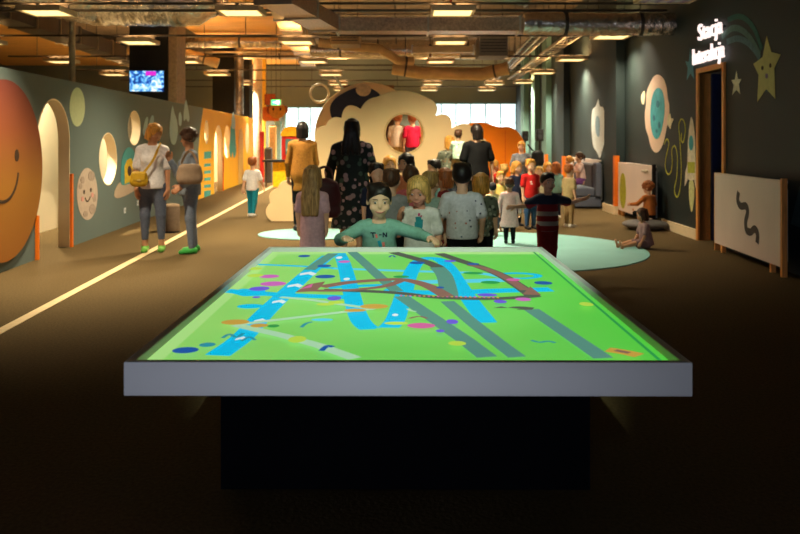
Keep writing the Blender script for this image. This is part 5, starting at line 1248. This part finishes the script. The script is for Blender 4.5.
w7 = stand('blonde woman in a grey top with a black bag on her shoulder behind the children', 521.5, 15.6, 1.37, -15, kid=False, female=True, hair=('tail','gold'), top=('tee',pattern_mat('cloth_grey_floral',(120,124,134),[(170,150,130),(80,84,96)],scale=24,size=.35),{'hem':-.15,'inf':.014}), bottom=('trousers',jeans), shoes=shoe_d, face=True, arms=[((-.25,-.05,-1),(.1,-.3,-1)),((.5,-.02,-1),(.1,-.3,-1))])
# ---- children in the peephole, up on the platform
person('person in a white shirt and flowery trousers framed by the cloud peephole', (X(397.5,16.6),16.6,.652), math.radians(165), 1.34, hair=('short','ginger'), top=('tee',cloth('peep_white',(226,200,180))), bottom=('trousers',pattern_mat('cloth_flower_trousers',(190,160,100),[(110,90,50),(214,200,150)],scale=26,size=.4)), shoes=shoe_w)
person('person in a crimson shirt and grey trousers framed by the cloud peephole', (X(412.5,16.45),16.45,.652), math.radians(188), 1.32, hair=('short','ginger'), top=('tee',cloth('crimson',(200,30,64))), bottom=('trousers',cloth('slate_trousers',(90,90,110))), shoes=shoe_d)
# ---- sitting children along the slate wall
bsit = .245
hk = 1.05
person('child in a pink-white t-shirt and purple leggings kneeling on the grey sofa', (3.80,16.98,.432), math.radians(-80), hk, hair=('tail','brown'), top=('tee',cloth('blush',(228,196,190))), bottom=('leggings',cloth('purple_leggings',(120,70,130))), shoes=None, pelvis=(0,.05,.16*hk), torso=(0,-.12,1),
    legs=[((-.12,-1,-.30),(.0,1,-.05)),((.12,-1,-.30),(.0,1,-.05))], arms=[((-.2,-.5,-.8),(.1,-.9,.1)),((.2,-.5,-.8),(-.1,-.9,.1))])
person('child in yellow and red sitting farther along the grey sofa', (3.77,17.95,.446), math.radians(-90), .98, hair=('tail','gold'), top=('tee',cloth('yellow_red',(224,170,60))), bottom=('leggings',redc), shoes=shoe_w, pelvis=(0,.02,.09), legs=[((-.05,-1,.02),(0,-.1,-1)),((.05,-1,.02),(0,-.1,-1))])
person('child with tousled brown hair in an orange-brown top sitting on the floor cushion', (3.95,12.74,.166), math.radians(205), .94, hair=('curly','ginger'), top=('sweater',cloth('orange_brown',(190,110,56)),{'sleeve':'long','hem':-.1}), bottom=('trousers',blk), shoes=None, pelvis=(0,.04,.085), torso=(0,-.10,1),
    legs=[((-.45,-1,.02),(.75,-.45,-.08)),((.45,-1,.02),(-.75,-.25,.04))], arms=[((-.5,-.3,-.8),(.1,-.9,-.2)),((.6,-.3,-.6),(.2,-.8,-.1))], head=(.5,.1,0))
person('small girl sitting alone on the floor with legs stretched over the mat edge', (X(643,10.45),10.45,.002), math.radians(-84), .86, hair=('messy','brown'), top=('dress',cloth('mauve_dress',(140,112,112)),{'hem':-.12,'inf':.012}), bottom=('shorts',cloth('mauve_shorts',(128,100,100)),{'len':.4}), shoes=None, pelvis=(0,.05,.075), torso=(0,-.18,1),
    legs=[((-.12,-1,.06),(0,-1,-.22)),((.16,-1,.06),(.05,-1,-.22))], arms=[((-.25,-.15,-1),(.0,-.5,-.75)),((.25,-.25,-1),(0,-.45,-.75))], skin='tan', face=True, head=(0,.15,0))

# ------------------------------------------------------------------ bags
def wrap_strap(name, pts, w, th, m, root):
    o = G(); P_ = smooth_path(pts,6)
    for i in range(len(P_)-1): o.bar(P_[i], P_[i+1], th, w)
    return o.build(name, m, root)
def bag(label, loc, rz, w, dp, hh, m, strap=None, flap=True, sag=.0):
    t = thing('handbag', label, 'bag', loc, rz)
    organic('body', [([([elp((0,0,hh*.45),(w*.56,dp*.62,hh*.60),None,.03), cap((-w*.36,0,.06),(w*.36,0,.06),dp*.5,dp*.5,.04), cap((-w*.34,0,hh*.8),(w*.34,0,hh*.8),dp*.38,dp*.38,.04)], [('p',(0,0,0),(0,0,-1)),('p',(0,0,hh),(0,0,1))], 0)], .012)], m, t)
    if flap:
        o = G(); o.box(-w*.40,w*.40,-dp*.60-.012,-dp*.60-.004,hh*.42,hh*.9); bevel(o.build('flap', m, t), .003)
        o = G(); o.box(-.02,.02,-dp*.60-.022,-dp*.60-.0125,hh*.40,hh*.48); o.build('clasp', M('brass',(200,160,80),rough=.3,metal=.9), t)
    if strap: wrap_strap('strap', strap, .03, .008, m, t)
    return t
yb = M('bag_yellow',(186,146,30),rough=.5,var=.1); tote = M('bag_tote',(150,124,100),rough=.6,var=.1); burg = M('bag_burgundy',(66,22,30),rough=.5,var=.15); bbk = M('bag_black',(18,18,20),rough=.5)
x1 = X(152.5,10.2)
bag('mustard yellow shoulder bag at the hip of the blonde woman in white', (x1-.09,9.95,.84), .25, .18, .08, .19, yb, [(.06,.02,.18),(.16,.03,.32),(.22,.05,.46),(.25,.15,.54)])
x2 = X(190,10.05)
bag('beige tote bag on the shoulder of the curly-haired woman', (x2+.07,9.765,.88), .30, .28, .09, .25, tote, [(-.10,0,.25),(-.05,.03,.36),(.0,.06,.40),(.05,.03,.36),(.10,0,.25)], flap=False)
x4 = X(352,9.45)
bag('large burgundy bag hanging beside the woman in the floral dress', (X(323.5,8.9),8.85,.56), .15, .36, .13, .44, burg, [(-.10,0,.43),(-.06,.04,.52),(.02,.08,.56),(.09,.05,.52),(.11,0,.43)], flap=False)
bag('black shoulder bag hanging beside the blonde woman in grey', (X(537.5,15.45),15.45,.92), .5, .26, .10, .30, bbk, [(-.10,0,.29),(-.16,.03,.36),(-.2,.05,.42)], flap=False)
# ------------------------------------------------------------------ camera, light, exposure
cam = bpy.data.cameras.new('camera'); cam.sensor_width = 36; cam.lens = 36; cam.shift_y = -127/800; cam.clip_end = 200
co = bpy.data.objects.new('camera', cam); COL.objects.link(co); co.location = (0,0,EYE); co.rotation_euler = (PI/2,0,0)
cam.dof.use_dof = True; cam.dof.focus_distance = 4.2; cam.dof.aperture_fstop = 4.0
SC.camera = co
w = bpy.data.worlds.new('hall_air'); SC.world = w; w.use_nodes = True
w.node_tree.nodes['Background'].inputs[0].default_value = (1,.75,.5,1); w.node_tree.nodes['Background'].inputs[1].default_value = .012
def area(name, loc, tgt, sx, sy, e, col):
    l = bpy.data.lights.new(name,'AREA'); l.shape = 'RECTANGLE'; l.size = sx; l.size_y = sy; l.energy = e; l.color = col
    o = bpy.data.objects.new(name, l); COL.objects.link(o); o.location = loc; o.rotation_euler = (Vector(tgt)-Vector(loc)).to_track_quat('-Z','Y').to_euler(); return o
# unseen fill light added behind the camera to light the table front
es_ = area('exhibit_screen', (-1.0,-3.6,.78), (0,3,.72), 2.2, .6, 17, (.80,.86,1.0)); es_.data.spread = math.radians(70)
vs_ = SC.view_settings; vs_.view_transform = 'Standard'; vs_.look = 'None'; vs_.gamma = 1; vs_.use_curve_mapping = False; vs_.exposure = 0.0
